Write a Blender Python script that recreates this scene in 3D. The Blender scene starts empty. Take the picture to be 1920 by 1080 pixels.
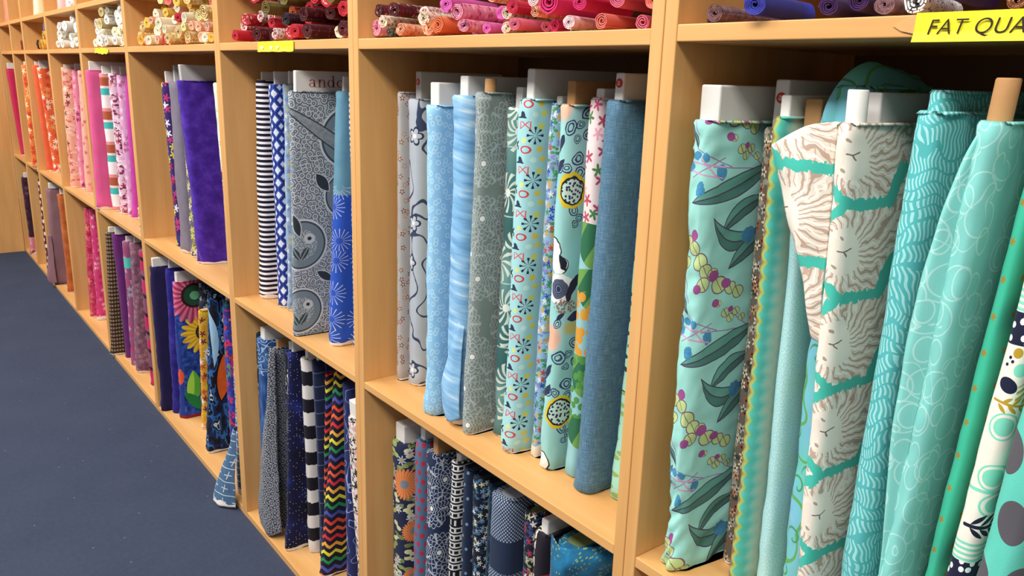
import bpy, bmesh, math, random
from mathutils import Vector, Matrix, noise as mnoise
PI = math.pi
scene = bpy.context.scene
col = scene.collection

# ------------------------------------------------------------------ basics
def hx(h):
    if isinstance(h, (tuple, list)):
        return tuple(h)
    h = h.lstrip('#')
    o = []
    for i in (0, 2, 4):
        c = int(h[i:i+2], 16) / 255.0
        o.append(c/12.92 if c <= .04045 else ((c+.055)/1.055)**2.4)
    return (o[0], o[1], o[2], 1.0)

def link(name, me, parent=None, mat=None):
    o = bpy.data.objects.new(name, me)
    col.objects.link(o)
    if parent is not None:
        o.parent = parent
    if mat is not None:
        o.data.materials.append(mat)
    return o

def thing(name, label, cat, loc=(0, 0, 0), rotz=0.0, group=None):
    o = bpy.data.objects.new(name, None)
    o.empty_display_size = .05
    col.objects.link(o)
    o.location = loc
    o.rotation_euler = (0, 0, rotz)
    o['label'] = label
    o['category'] = cat
    if group:
        o['group'] = group
    return o

def mesh_from(name, verts, faces, uvs=None, smooth=True):
    me = bpy.data.meshes.new(name)
    me.from_pydata(verts, [], faces)
    if uvs is not None:
        uvl = me.uv_layers.new(name='UVMap')
        flat = []
        for f in uvs:
            for a in f:
                flat.extend(a)
        uvl.data.foreach_set('uv', flat)
    if smooth:
        me.polygons.foreach_set('use_smooth', [True]*len(me.polygons))
    me.update()
    return me

def box_mesh(name, x0, x1, y0, y1, z0, z1, bevel=.0012):
    bm = bmesh.new()
    vs = [bm.verts.new((x, y, z)) for x in (x0, x1) for y in (y0, y1) for z in (z0, z1)]
    for f in ((0, 1, 3, 2), (4, 6, 7, 5), (0, 4, 5, 1), (2, 3, 7, 6), (0, 2, 6, 4), (1, 5, 7, 3)):
        bm.faces.new([vs[i] for i in f])
    if bevel:
        bmesh.ops.bevel(bm, geom=list(bm.edges), offset=bevel, segments=2, profile=.5, affect='EDGES')
    bmesh.ops.recalc_face_normals(bm, faces=list(bm.faces))
    me = bpy.data.meshes.new(name)
    bm.to_mesh(me)
    bm.free()
    return me

# ------------------------------------------------------------------ node language
class E:
    __slots__ = ('g', 's')
    def __init__(self, g, s): self.g = g; self.s = s
    def __add__(a, b): return a.g.m('ADD', a, b)
    __radd__ = __add__
    def __sub__(a, b): return a.g.m('SUBTRACT', a, b)
    def __rsub__(a, b): return a.g.m('SUBTRACT', b, a)
    def __mul__(a, b): return a.g.m('MULTIPLY', a, b)
    __rmul__ = __mul__
    def __truediv__(a, b): return a.g.m('DIVIDE', a, b)
    def __rtruediv__(a, b): return a.g.m('DIVIDE', b, a)
    def __neg__(a): return a.g.m('MULTIPLY', a, -1.0)
    def __lt__(a, b): return a.g.m('LESS_THAN', a, b)
    def __gt__(a, b): return a.g.m('GREATER_THAN', a, b)
    def __mod__(a, b): return a.g.m('FLOORED_MODULO', a, b)
    def __and__(a, b): return a.g.m('MULTIPLY', a, b)
    def __or__(a, b): return a.g.m('MAXIMUM', a, b)
    def abs(a): return a.g.m('ABSOLUTE', a)
    def floor(a): return a.g.m('FLOOR', a)
    def fract(a): return a.g.m('FRACT', a)
    def sin(a): return a.g.m('SINE', a)
    def cos(a): return a.g.m('COSINE', a)
    def sqrt(a): return a.g.m('SQRT', a)

class G:
    def __init__(self, name):
        self.mat = bpy.data.materials.new(name)
        self.mat.use_nodes = True
        self.nt = self.mat.node_tree
        self.nt.nodes.clear()
    def n(self, t): return self.nt.nodes.new(t)
    def put(self, inp, v):
        if isinstance(v, E): self.nt.links.new(v.s, inp)
        elif isinstance(v, str): inp.default_value = hx(v)
        else: inp.default_value = v
    def m(self, op, a, b=None, c=None):
        nd = self.n('ShaderNodeMath'); nd.operation = op
        self.put(nd.inputs[0], a)
        if b is not None: self.put(nd.inputs[1], b)
        if c is not None: self.put(nd.inputs[2], c)
        return E(self, nd.outputs[0])
    def min(self, a, b): return self.m('MINIMUM', a, b)
    def max(self, a, b): return self.m('MAXIMUM', a, b)
    def atan2(self, a, b): return self.m('ARCTAN2', a, b)
    def tri(self, a, p): return self.m('PINGPONG', a, p)
    def vec(self, x, y, z=0.0):
        nd = self.n('ShaderNodeCombineXYZ')
        for i, v in enumerate((x, y, z)): self.put(nd.inputs[i], v)
        return E(self, nd.outputs[0])
    def sep(self, v):
        nd = self.n('ShaderNodeSeparateXYZ'); self.put(nd.inputs[0], v)
        return [E(self, o) for o in nd.outputs]
    def mix(self, f, a, b):
        nd = self.n('ShaderNodeMix'); nd.data_type = 'RGBA'
        self.put(nd.inputs[0], f); self.put(nd.inputs[6], a); self.put(nd.inputs[7], b)
        return E(self, nd.outputs[2])
    def uv(self):
        nd = self.n('ShaderNodeUVMap')
        x, y, z = self.sep(E(self, nd.outputs[0]))
        return x, y
    def noise(self, x, y, scale, detail=2.0, z=0.0, rough=.5):
        nd = self.n('ShaderNodeTexNoise'); nd.noise_dimensions = '3D'
        self.put(nd.inputs['Vector'], self.vec(x, y, z))
        nd.inputs['Scale'].default_value = scale; nd.inputs['Detail'].default_value = detail
        nd.inputs['Roughness'].default_value = rough
        return E(self, nd.outputs[0])
    def vor(self, x, y, scale, z=0.0, rnd=.85, feature='F1'):
        nd = self.n('ShaderNodeTexVoronoi'); nd.voronoi_dimensions = '2D'; nd.feature = feature
        v = self.vec(x if not z else x + z, y)
        self.put(nd.inputs['Vector'], v)
        nd.inputs['Scale'].default_value = scale; nd.inputs['Randomness'].default_value = rnd
        if feature == 'DISTANCE_TO_EDGE':
            return E(self, nd.outputs['Distance'])
        px, py, _ = self.sep(E(self, nd.outputs['Position']))
        cr, cg, cb = self.sep(E(self, nd.outputs['Color']))
        xx = x if not z else x + z
        return dict(d=E(self, nd.outputs['Distance']), lx=(xx-px)*scale, ly=(y-py)*scale, r=cr, g=cg, b=cb)
    def ramp(self, f, stops, const=True):
        nd = self.n('ShaderNodeValToRGB'); cr = nd.color_ramp
        cr.interpolation = 'CONSTANT' if const else 'LINEAR'
        while len(cr.elements) < len(stops): cr.elements.new(.5)
        for e, (p, c) in zip(cr.elements, stops):
            e.position = p
        for e, (p, c) in zip(cr.elements, stops):
            e.color = hx(c)
        self.put(nd.inputs[0], f)
        return E(self, nd.outputs[0])
    def pick(self, f, cols):
        return self.ramp(f, [(i/len(cols), c) for i, c in enumerate(cols)])
    def ell(self, x, y, cx, cy, rx, ry, rot=0.0):
        dx = x - cx; dy = y - cy
        if rot:
            c, s = math.cos(rot), math.sin(rot)
            a = (dx*c + dy*s)*(1/rx); b = (dy*c - dx*s)*(1/ry)
        else:
            a = dx*(1/rx); b = dy*(1/ry)
        return a*a + b*b
    def leaf(self, x, y, x0, y0, x1, y1, w, bend=0.0):
        L2 = (x1-x0)**2 + (y1-y0)**2; L = math.sqrt(L2)
        dx = x - x0; dy = y - y0
        s = dx*((x1-x0)/L2) + dy*((y1-y0)/L2)
        t = dy*((x1-x0)/L) - dx*((y1-y0)/L)
        q = s*(1.0-s)*4.0
        t2 = t - q*bend if bend else t
        return t2.abs() - q*w, t2, s
    def seg(self, x, y, x0, y0, x1, y1):
        L2 = (x1-x0)**2 + (y1-y0)**2
        dx = x - x0; dy = y - y0
        nd = self.n('ShaderNodeClamp')
        self.put(nd.inputs[0], dx*((x1-x0)/L2) + dy*((y1-y0)/L2))
        s = E(self, nd.outputs[0])
        a = dx - s*(x1-x0); b = dy - s*(y1-y0)
        return (a*a + b*b).sqrt()
    def finish(self, color, rough=.85, bump=None, bstr=.2, bdist=.001, sheen=0.0, spec=.25):
        b = self.n('ShaderNodeBsdfPrincipled'); o = self.n('ShaderNodeOutputMaterial')
        self.put(b.inputs['Base Color'], color)
        b.inputs['Roughness'].default_value = rough
        b.inputs['Specular IOR Level'].default_value = spec
        if sheen: b.inputs['Sheen Weight'].default_value = sheen
        if bump is not None:
            bn = self.n('ShaderNodeBump')
            bn.inputs['Strength'].default_value = bstr; bn.inputs['Distance'].default_value = bdist
            self.put(bn.inputs['Height'], bump)
            self.nt.links.new(bn.outputs[0], b.inputs['Normal'])
        self.nt.links.new(b.outputs[0], o.inputs[0])
        return self.mat

MATS = {}
def fabric(name, fn, hem='#efe9e2', hemh=.006, rough=.85):
    """cloth material: fn(g,u,v) gives the print; u, v are metres on the cloth; a pale selvage along the lower edge"""
    if name in MATS: return MATS[name]
    g = G(name)
    u, v = g.uv()
    c = fn(g, u, v)
    if hem:
        c = g.mix(v < (g.noise(u, 0.0, 25.0, 1.0)*hemh*1.6), c, hem)
    w = g.noise(u*3.0, v, 420.0, 1.0)
    MATS[name] = g.finish(c, rough, bump=w, bstr=.25, bdist=.0006, sheen=.05)
    return MATS[name]

def simple(name, c, c2=None, scale=30, rough=.7, spec=.3, stretch=1.0, bump=0.0):
    if name in MATS: return MATS[name]
    g = G(name)
    tc = g.n('ShaderNodeTexCoord')
    x, y, z = g.sep(E(g, tc.outputs['Object']))
    nz = g.noise(x, y*stretch, scale, 3.0, z)
    cc = g.mix(nz, c, c2) if c2 else c
    MATS[name] = g.finish(cc, rough, bump=nz if bump else None, bstr=bump, spec=spec)
    return MATS[name]

def wood(name, along):
    g = G(name)
    tc = g.n('ShaderNodeTexCoord')
    x, y, z = g.sep(E(g, tc.outputs['Object']))
    k = [9.0, 9.0, 9.0]; k['xyz'.index(along)] = .8
    n1 = g.noise(x*k[0], y*k[1], 2.2, 4.0, z*k[2])
    k2 = [60.0, 60.0, 60.0]; k2['xyz'.index(along)] = 2.0
    n2 = g.noise(x*k2[0], y*k2[1], 2.0, 2.0, z*k2[2])
    c = g.ramp(n1, [(.25, '#cc9659'), (.5, '#d9a567'), (.78, '#e2b378')], const=False)
    c = g.mix((n2 - .35)*.35, c, '#bd8448')
    return g.finish(c, .42, bump=n2, bstr=.04, bdist=.0005, spec=.35)
# ------------------------------------------------------------------ prints
def P_solid(c, c2, scale=40.0):
    return lambda g, u, v: g.mix(g.noise(u, v, scale, 4.0), c, c2)
def P_batik(cols, scale, su=1.0, sv=1.0, detail=4.0, rough=.6):
    def f(g, u, v):
        n = g.noise(u*su, v*sv, scale, detail, 0.0, rough)
        k = len(cols)
        return g.ramp(n, [(.3 + .4*i/max(1, k-1), c) for i, c in enumerate(cols)], const=False)
    return f
def P_stripes(c1, c2, period, duty=.5, wob=0.0):
    def f(g, u, v):
        x = v + g.noise(u, v, 30.0, 1.0)*wob if wob else v
        return g.mix((x*(1/period)).fract() < duty, c1, c2)
    return f
def P_dots(bg, fg, pitch, r, ring=0.0, fg2=None, stagger=True, mott=None):
    def f(g, u, v):
        row = (v*(1/pitch)).floor()
        x = u*(1/pitch) + ((row % 2.0)*.5 if stagger else 0.0)
        px = x.fract() - .5; py = (v*(1/pitch)).fract() - .5
        d = (px*px + py*py).sqrt()
        b = g.mix(g.noise(u, v, 40.0, 3.0), bg, mott) if mott else bg
        c = g.mix((d - r).abs() < ring, b, fg) if ring else g.mix(d < r, b, fg)
        if fg2: c = g.mix(d < r*.35, c, fg2)
        return c
    return f
def flowers(g, c, u, v, pal, scale, n=5, size=.42, mid=None, seed=0.0, dens=1.0, wave=.35):
    q = g.vor(u, v, scale, seed)
    r = (q['lx']*q['lx'] + q['ly']*q['ly']).sqrt()
    th = g.atan2(q['ly'], q['lx']) + q['g']*6.28
    lim = ((th*float(n)).cos()*wave + (1.0-wave))*size
    msk = r < lim
    if dens < 1: msk = msk & (q['b'] < dens)
    cc = g.pick(q['r'], pal) if len(pal) > 1 else pal[0]
    c = g.mix(msk, c, cc)
    if mid: c = g.mix((r < size*.28) & ((q['b'] < dens) if dens < 1 else 1.0), c, mid)
    return c
def P_flo(bg, pal, scale, n=5, size=.42, mid=None, leaves=None, lscale=None, dens=1.0, mott=None, small=None):
    def f(g, u, v):
        c = g.mix(g.noise(u, v, 35.0, 3.0), bg, mott) if mott else bg
        if leaves: c = flowers(g, c, u*.55, v, leaves, lscale or scale*1.6, 2, .5, None, 3.7, .9, .45)
        if small: c = flowers(g, c, u, v, small, scale*2.3, 5, .36, None, 9.1, .8)
        return flowers(g, c, u, v, pal, scale, n, size, mid, 0.0, dens)
    return f
def P_lines(bg, fg, scale, k, w, mott=None, dist=1.0):
    def f(g, u, v):
        b = g.mix(g.noise(u, v, 30.0, 3.0, 4.0), bg, mott) if mott else bg
        n = g.noise(u, v*dist, scale, 1.0)
        return g.mix(((n*k).fract() - .5).abs() < w, b, fg)
    return f
def P_mandala(bg, fg, pitch, mott=None, w=.03, dot=True, soft=None):
    def f(g, u, v):
        b = g.mix(g.noise(u, v, 22.0, 3.0), bg, mott) if mott else bg
        q = g.vor(u, v, 1/pitch, 1.3, .55)
        r = (q['lx']*q['lx'] + q['ly']*q['ly']).sqrt()
        th = g.atan2(q['ly'], q['lx'])
        c = b
        for R, n, a in ((.13, 6, .25), (.21, 8, .25), (.30, 10, .22), (.40, 12, .2), (.50, 16, .16), (.60, 18, .14)):
            pr = ((th*(n*.5)).cos().abs()*a + (1-a))*R
            c = g.mix((r - pr).abs() < w, c, fg)
        c = g.mix((((th*7.0).cos() > .9) & (r > .3)) & (r < .62), c, soft or fg)
        if dot: c = g.mix(r < .07, c, '#e6e6e6')
        return c
    return f
def P_grid(bg, fg, pitch, w, cross=False, mott=None):
    def f(g, u, v):
        b = g.mix(g.noise(u*2.0, v, 90.0, 3.0), bg, mott) if mott else bg
        px = ((u*(1/pitch)).fract() - .5).abs(); py = ((v*(1/pitch)).fract() - .5).abs()
        if cross:
            k = ((px < w) & (py < .3)) | ((py < w) & (px < .3))
            k = k | (py > .47)
        else: k = (px < w) | (py < w)
        return g.mix(k, b, fg)
    return f
def P_chevron(g, u, v):
    t = v + g.tri(u + .002, .0165)*.62
    per = .150
    x = (t % per)*(1/per)
    band = (x*7.0).fract()
    cc = g.pick(x, ['#d8452f', '#3b4fa8', '#1f8a4c', '#d9d23a', '#e5a23c', '#cf3038', '#e2603a'])
    return g.mix(band < .42, '#17132a', cc)
def P_euc(g, u, v):
    X = u*(1/3.2e-4); Y = ((.473 - v)*(1/2.5e-4)) % 775.0
    X = X + g.noise(u, v, 60.0, 1.0)*10.0 - 5.0
    bg = g.mix(g.noise(u, v, 9.0, 2.0), '#8fd2c6', '#a8e2da')
    c = bg
    for x0, y0, x1, y1 in ((12, 100, 24, 175), (10, 370, 62, 500), (300, 560, 420, 660), (150, 640, 430, 655), (60, 560, 230, 640), (40, 690, 200, 600)):
        c = g.mix(g.seg(X, Y, x0, y0, x1, y1) < 2.6, c, '#9a7aa6')
    dk, mid, rib = '#4b7d73', '#62a192', '#4f4560'
    L = [(45, 30, 470, -150, 50, 16), (45, 805, 470, 625, 50, 16), (215, 175, 470, 10, 42, -42), (165, 92, 430, 150, 50, 95),
         (270, 350, 480, 170, 42, -12), (-20, 640, 30, 560, 15, 6), (10, 440, 62, 560, 16, 5)]
    for x0, y0, x1, y1, w, b in L:
        f, t, s = g.leaf(X, Y, x0, y0, x1, y1, w, b)
        c = g.mix(f < 0.0, c, g.mix(t < 0.0, dk, mid))
        c = g.mix((f < 0.0) & ((f > -6.0) | ((t - 2.0).abs() < 3.5)), c, rib)
    pods = [(28, 215, 32), (78, 238, 34), (115, 300, 40), (150, 345, 34), (22, 310, 30), (142, 408, 34), (230, 420, 40), (290, 440, 30), (335, 465, 30), (190, 360, 26),
            (230, 510, 16), (272, 560, 22), (330, 560, 20), (300, 590, 20), (365, 595, 18)]
    for x, y, r in pods:
        d = g.ell(X, Y, x, y, r, r*1.12, .5)
        c = g.mix(d < 1.0, c, g.mix((d > .74) | (((X - x) - (Y - y)*.5).abs() < 2.2), '#bdd590', '#7a5a70'))
    for x, y, r in ((72, 178, 26), (196, 372, 26), (265, 415, 22), (112, 430, 22), (215, 505, 18), (300, 545, 14)):
        c = g.mix(g.ell(X, Y, x, y, r, r*1.1, .4) < 1.0, c, '#9a4f8c')
    for x, y, rx, ry in ((60, 590, 28, 20), (22, 640, 22, 26), (92, 740, 27, 34), (185, 665, 22, 36), (110, 600, 20, 22), (360, 190, 36, 42), (10, 590, 17, 20)):
        d = g.ell(X, Y, x, y, rx, ry) + (g.noise(u, v, 160.0, 2.0) - .5)*1.6
        c = g.mix(d < 1.0, c, g.mix(g.noise(u, v, 300.0, 2.0), '#2f6f9a', '#57a3cc'))
    for x0, y0, x1, y1 in ((40, 620, 200, 640), (30, 660, 190, 690), (90, 600, 160, 680)):
        c = g.mix(g.seg(X, Y, x0, y0, x1, y1) < 4.0, c, '#c79ac0')
    return c
def P_lion(g, u, v):
    X = u*(1/3.1e-4); P = 448.0
    Y = ((.552 - v)*(1/2.05e-4) + 150.0) % P
    wob = g.noise(u, v, 75.0, 2.0)
    X = X + (wob - .5)*40.0; Y2 = Y + (g.noise(u, v, 150.0, 2.0, 3.0) - .5)*62.0
    dx = X - 104.0; dy = Y - P/2
    r = (dx*dx + dy*dy).sqrt(); th = g.atan2(dy, dx)
    # long wavy mane strands streaming away from the face
    n1 = g.noise(u, v, 40.0, 1.0, 7.0); n2 = g.noise(u, v, 55.0, 1.0, 1.0)
    strand = (th*24.0 + n1*17.0 + r*.045).sin()
    strand2 = (th*35.0 - n2*16.0 + r*.050).sin()
    c = g.mix(g.noise(u, v, 25.0, 3.0), '#e9dfd0', '#f3ebe0')
    hair = (r > 114.0) | (((dx*.85 - dy*.25) > 56.0) & (r > 74.0))
    shade = g.m('MINIMUM', g.m('MAXIMUM', (r - 80.0)*.004, 0.0), .45)
    c = g.mix(shade, c, '#cfbeac')
    c = g.mix((hair & (strand > .70))*.8, c, '#a8917f')
    c = g.mix((hair & (strand2 > .90))*.7, c, '#c4907f')
    c = g.mix((hair & (strand < -.80))*.8, c, '#f6f0e6')
    n = g.seg(X, Y, 72, P/2 - 4, 96, P/2 + 2)
    n = g.min(n, g.seg(X, Y, 96, P/2 + 2, 126, P/2 - 12)); n = g.min(n, g.seg(X, Y, 96, P/2 + 2, 104, P/2 + 24))
    c = g.mix(n < 3.4, c, '#85706c')
    for x, y in ((76, P/2 - 64), (58, P/2 + 72)):
        c = g.mix(g.ell(X, Y, x, y, 13, 7, .8) < 1.0, c, '#a9988a')
    c = g.mix((g.ell(X, Y, 40, P/2 + 4, 26, 70, .1) < 1.0)*.6, c, '#e4d8ca')
    d = g.seg(X, Y2, 22, -58, 92, 2) - 25.0
    for q in ((22, 62, 92, 0, 25), (85, 4, 330, 12, 27), (320, 0, 385, -150, 34), (22, P-58, 92, P+2, 25), (22, P+62, 92, P, 25), (85, P+4, 330, P+12, 27), (320, P, 385, P-150, 34)):
        d = g.min(d, g.seg(X, Y2, *q[:4]) - float(q[4]))
    return g.mix(d < 0.0, c, '#45b9a8')
def P_geo(g, u, v):
    P = 195.0
    X = (u*(1/4.0e-4)) % 190.0; Y0 = (-v)*(1/3.38e-4)
    Y = (Y0 + 30.0) % P
    c = '#9fd3d8'
    def at(x, y): return X - float(x), Y - float(y)
    # starburst
    x, y = at(122, 60); r = (x*x + y*y).sqrt(); th = g.atan2(y, x)
    sp = (th*4.0).cos().abs()
    c = g.mix(((sp > .93) & (r < 34.0) & (r > 5.0)) | ((r - 32.0).abs() < 6.0) & (sp > .8), c, '#1d2b45')
    # red oval ring
    d = g.ell(X, Y, 82, 122, 27, 17)
    c = g.mix(((d - .75).abs() < .3), c, '#c8414b')
    # hourglass
    x, y = at(74, 14)
    c = g.mix((((y.abs() - x.abs()*.75).abs() < 3.2) & (x.abs() < 26.0)) | (((x.abs() - 26.0).abs() < 3.0) & (y.abs() < 20.0)), c, '#cc5a62')
    # black patterned triangle
    x, y = at(52, 165)
    t = (y.abs() < 18.0) & (x.abs() < (y + 20.0)*.75)
    chk = ((X*.14).sin()*(Y*.14).sin()) > .35
    c = g.mix(t, c, g.mix(chk, '#26364a', '#9fd3d8'))
    # flag
    x, y = at(24, 105)
    c = g.mix((x.abs() < 15.0) & (y.abs() < (x*.5 + 14.0)), c, g.mix(((X*.2).sin()*(Y*.2).sin()) > .3, '#1b2634', '#cfe0e0'))
    # pink signs
    x, y = at(16, 10); d2 = g.min(g.ell(X, Y, 14, 0, 9, 10), g.ell(X, Y, 20, 22, 9, 10))
    c = g.mix((d2 - .7).abs() < .4, c, '#d0607c')
    c = g.mix(g.ell(X, Y, 148, 20, 16, 14) < 1.0, c, '#c9d26a')
    c = g.mix(g.ell(X, Y, 145, 118, 15, 14) < 1.0, c, '#d6c65a')
    c = g.mix(g.ell(X, Y, 72, 82, 13, 12) < 1.0, c, '#cbd98a')
    c = g.mix(g.ell(X, Y, 120, 165, 14, 12) < 1.0, c, '#bfe0d8')
    c = g.mix(g.ell(X, Y, 160, 160, 15, 13) < 1.0, c, '#cfcf6a')
    return c
def P_aquaflo(g, u, v):
    P = 1018.0
    X = u*(1/4.3e-4); Y = ((.631 - v)*(1/3.38e-4) + 100.0) % P
    Xn = X + (g.noise(u, v, 60.0, 1.0) - .5)*24.0; Yn = Y + (g.noise(u, v, 60.0, 1.0, 4.0) - .5)*24.0
    c = g.mix(g.noise(u, v, 12.0, 2.0), '#7fbdb8', '#a9dcdc')
    pe = g.ell(X, Y, 45, 300, 46, 70); c = g.mix((1.3 - pe)*.7, c, '#f0b596') if False else g.mix(g.m('MINIMUM', g.m('MAXIMUM', 1.2 - pe, 0.0), .9), c, '#efb091')
    ye = g.ell(X, Y, 130, 255, 40, 34); c = g.mix(g.m('MINIMUM', g.m('MAXIMUM', 1.2 - ye, 0.0), .8), c, '#cdb64a')
    nv = '#2a3350'
    for x, y, r in ((82, 390, 28), (122, 378, 17), (112, 436, 15), (118, 520, 26), (152, 330, 26), (160, 420, 24), (40, 560, 22), (75, 560, 20), (130, 580, 24), (110, 740, 22), (140, 770, 18), (120, 800, 16), (95, 700, 16), (70, 230, 20)):
        d = g.ell(Xn, Yn, x, y, r, r*1.1)
        c = g.mix((d < 1.0) & ((d > .6) | ((d - .22).abs() < .1)), c, '#39456a')
    for a in ((20, 500, 52, 420, 14), (10, 590, 60, 520, 16), (110, 215, 170, 190, 22), (60, 215, 100, 180, 12)):
        f, t, s = g.leaf(Xn, Yn, *a)
        c = g.mix(f < 0.0, c, nv)
    d = g.ell(Xn, Yn, 100, 655, 62, 78)
    c = g.mix((d < 1.0) & (d > .55), c, '#d9bf2e'); c = g.mix((d < .66) & (d > .5), c, '#20222e')
    c = g.mix(d < .5, c, g.mix(g.vor(u, v, 170.0)['d'] < .32, '#bfdcd0', nv))
    d = g.min(g.ell(Xn, Yn, 22, 925, 44, 60), g.ell(Xn, Yn, 60, 985, 40, 40)); c = g.mix(d < 1.0, c, '#f2f0ec')
    c = g.mix((d < 1.25) & (d > 1.0), c, '#2a2a34')
    f, t, s = g.leaf(Xn, Yn, 62, 930, 96, 1010, 14); c = g.mix(f < 0.0, c, '#1d2030')
    d = g.ell(Xn, Yn, 65, 70, 42, 46); c = g.mix(d < 2.2, c, '#e9ecea'); c = g.mix(d < 1.0, c, nv)
    c = g.mix((d < 1.0) & (((d*6.0).fract() - .5).abs() < .12), c, '#8c9ab4')
    f, t, s = g.leaf(Xn, Yn, 100, 150, 165, -10, 18, -10); c = g.mix(f < 0.0, c, '#23263a')
    d = g.ell(Xn, Yn, 95, 150, 50, 34); c = g.mix((d < 1.0) & (g.vor(u, v, 200.0, 2.0)['d'] < .42), c, '#8d6f63')
    c = g.mix(g.ell(Xn, Yn, 5, 20, 18, 60) < 1.0, c, '#d8c04a')
    return c
def P_patch(g, u, v):
    P = .292
    w = (.540 - v)*1.25  # distance below the top
    y = w % P; X = u*1.25
    cream = '#f0ebe0'; mint = '#7fd6bd'; navy = '#1a1d38'; gold = '#b7932f'
    c = g.mix(g.noise(u, v, 50.0, 2.0), cream, '#e7e0d2')
    def row(y0, y1): return (y > y0) & (y < y1)
    # mint ringed ovals, two rows
    for cy, cx, rx in ((.036, .030, .020), (.070, .045, .024), (.268, .026, .018)):
        d = g.ell(X, y, cx, cy, rx, .016)
        c = g.mix((d < 1.0) & ((d < .45) | (d > .75)), c, mint)
    c = g.mix(row(.052, .056) , c, mint)
    # feather, navy
    for k in range(3):
        f, t, s = g.leaf(X, y, .018 + k*.012, .096, .036 + k*.012, .082, .0028); c = g.mix(f < 0.0, c, navy)
        f, t, s = g.leaf(X, y, .018 + k*.012, .100, .036 + k*.012, .112, .0028); c = g.mix(f < 0.0, c, navy)
    c = g.mix(g.seg(X, y, .010, .098, .060, .098) < .0022, c, navy)
    # mint stripes
    c = g.mix(row(.116, .142) & ((y*(1/.0066)).fract() < .5), c, mint)
    # navy with white pebbles
    q = g.vor(u, v, 95.0, 1.0, .8)
    c = g.mix(row(.143, .178), c, g.mix((q['d'] < .27), navy, '#f2f2f2'))
    # gold and mint pebbles
    for x, yy, r, cc in ((.020, .186, .006, gold), (.046, .190, .008, gold), (.028, .204, .008, mint), (.052, .207, .008, '#9a8a2c'), (.012, .192, .002, navy), (.016, .196, .002, navy), (.010, .200, .002, navy)):
        c = g.mix(g.ell(X, y, x, yy, r, r*.95) < 1.0, c, cc)
    # navy stone and gold chevrons
    c = g.mix(g.ell(X, y, .018, .222, .012, .008, .4) < 1.0, c, navy)
    t2 = y - (X - .05).abs()*.5
    c = g.mix((t2 > .212) & (t2 < .232) & ((t2*(1/.0075)).fract() < .45) & (X > .030), c, gold)
    # gold sprig
    c = g.mix(g.seg(X, y, .006, .240, .064, .248) < .0014, c, gold)
    for k in range(4):
        f, t, s = g.leaf(X, y, .016 + k*.012, .243, .028 + k*.012, .235, .0022); c = g.mix(f < 0.0, c, gold)
        f, t, s = g.leaf(X, y, .012 + k*.012, .243, .024 + k*.012, .253, .0022); c = g.mix(f < 0.0, c, gold)
    return c
def P_sunflower(g, u, v):
    # one printed panel: pink coneflower, yellow sunflower, blue field and bright leaves
    X = u; Y = v
    c = g.ramp(g.noise(u, v, 45.0, 4.0), [(.35, '#12235e'), (.5, '#1f3f96'), (.65, '#3a63b8')], const=False)
    def bloom(c, cx, cy, R, cols, eye, core):
        dx = X - cx; dy = Y - cy; r = (dx*dx + dy*dy).sqrt(); th = g.atan2(dy, dx)
        lim = ((th*9.0).cos().abs()*.28 + .72)*R
        c = g.mix(r < lim, c, g.mix((th*23.0).sin()*.5 + .5, *cols))
        rr = r + (g.noise(u, v, 220.0, 2.0) - .5)*.008
        c = g.mix(rr < eye, c, '#2e1712'); c = g.mix(rr < eye*.8, c, core); c = g.mix(rr < eye*.35, c, '#66b080')
        return c
    c = bloom(c, .135, .32, .085, ('#d99a1f', '#f0cf3c'), .034, '#1e5a48')
    c = bloom(c, .105, .46, .105, ('#a3264f', '#e0749a'), .046, '#204a34')
    c = g.mix((v < .30) & (u < .05), c, '#22398a')
    f, t, s = g.leaf(X, Y, .085, .18, .075, .05, .026, .006); c = g.mix(f < 0.0, c, g.mix(t < 0.0, '#5cae3a', '#a6d84a'))
    f, t, s = g.leaf(X, Y, .05, .10, .12, .02, .018); c = g.mix(f < 0.0, c, '#1d7a3c')
    c = g.mix(g.ell(X, Y, .13, .055, .026, .026) + (g.noise(u, v, 200.0) - .5) < 1.0, c, '#b5242a')
    c = g.mix(g.ell(X, Y, .035, .16, .018, .03) + (g.noise(u, v, 200.0) - .5) < 1.0, c, '#d8502e')
    c = g.mix((v < .012), c, '#8a2030')
    return c
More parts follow.
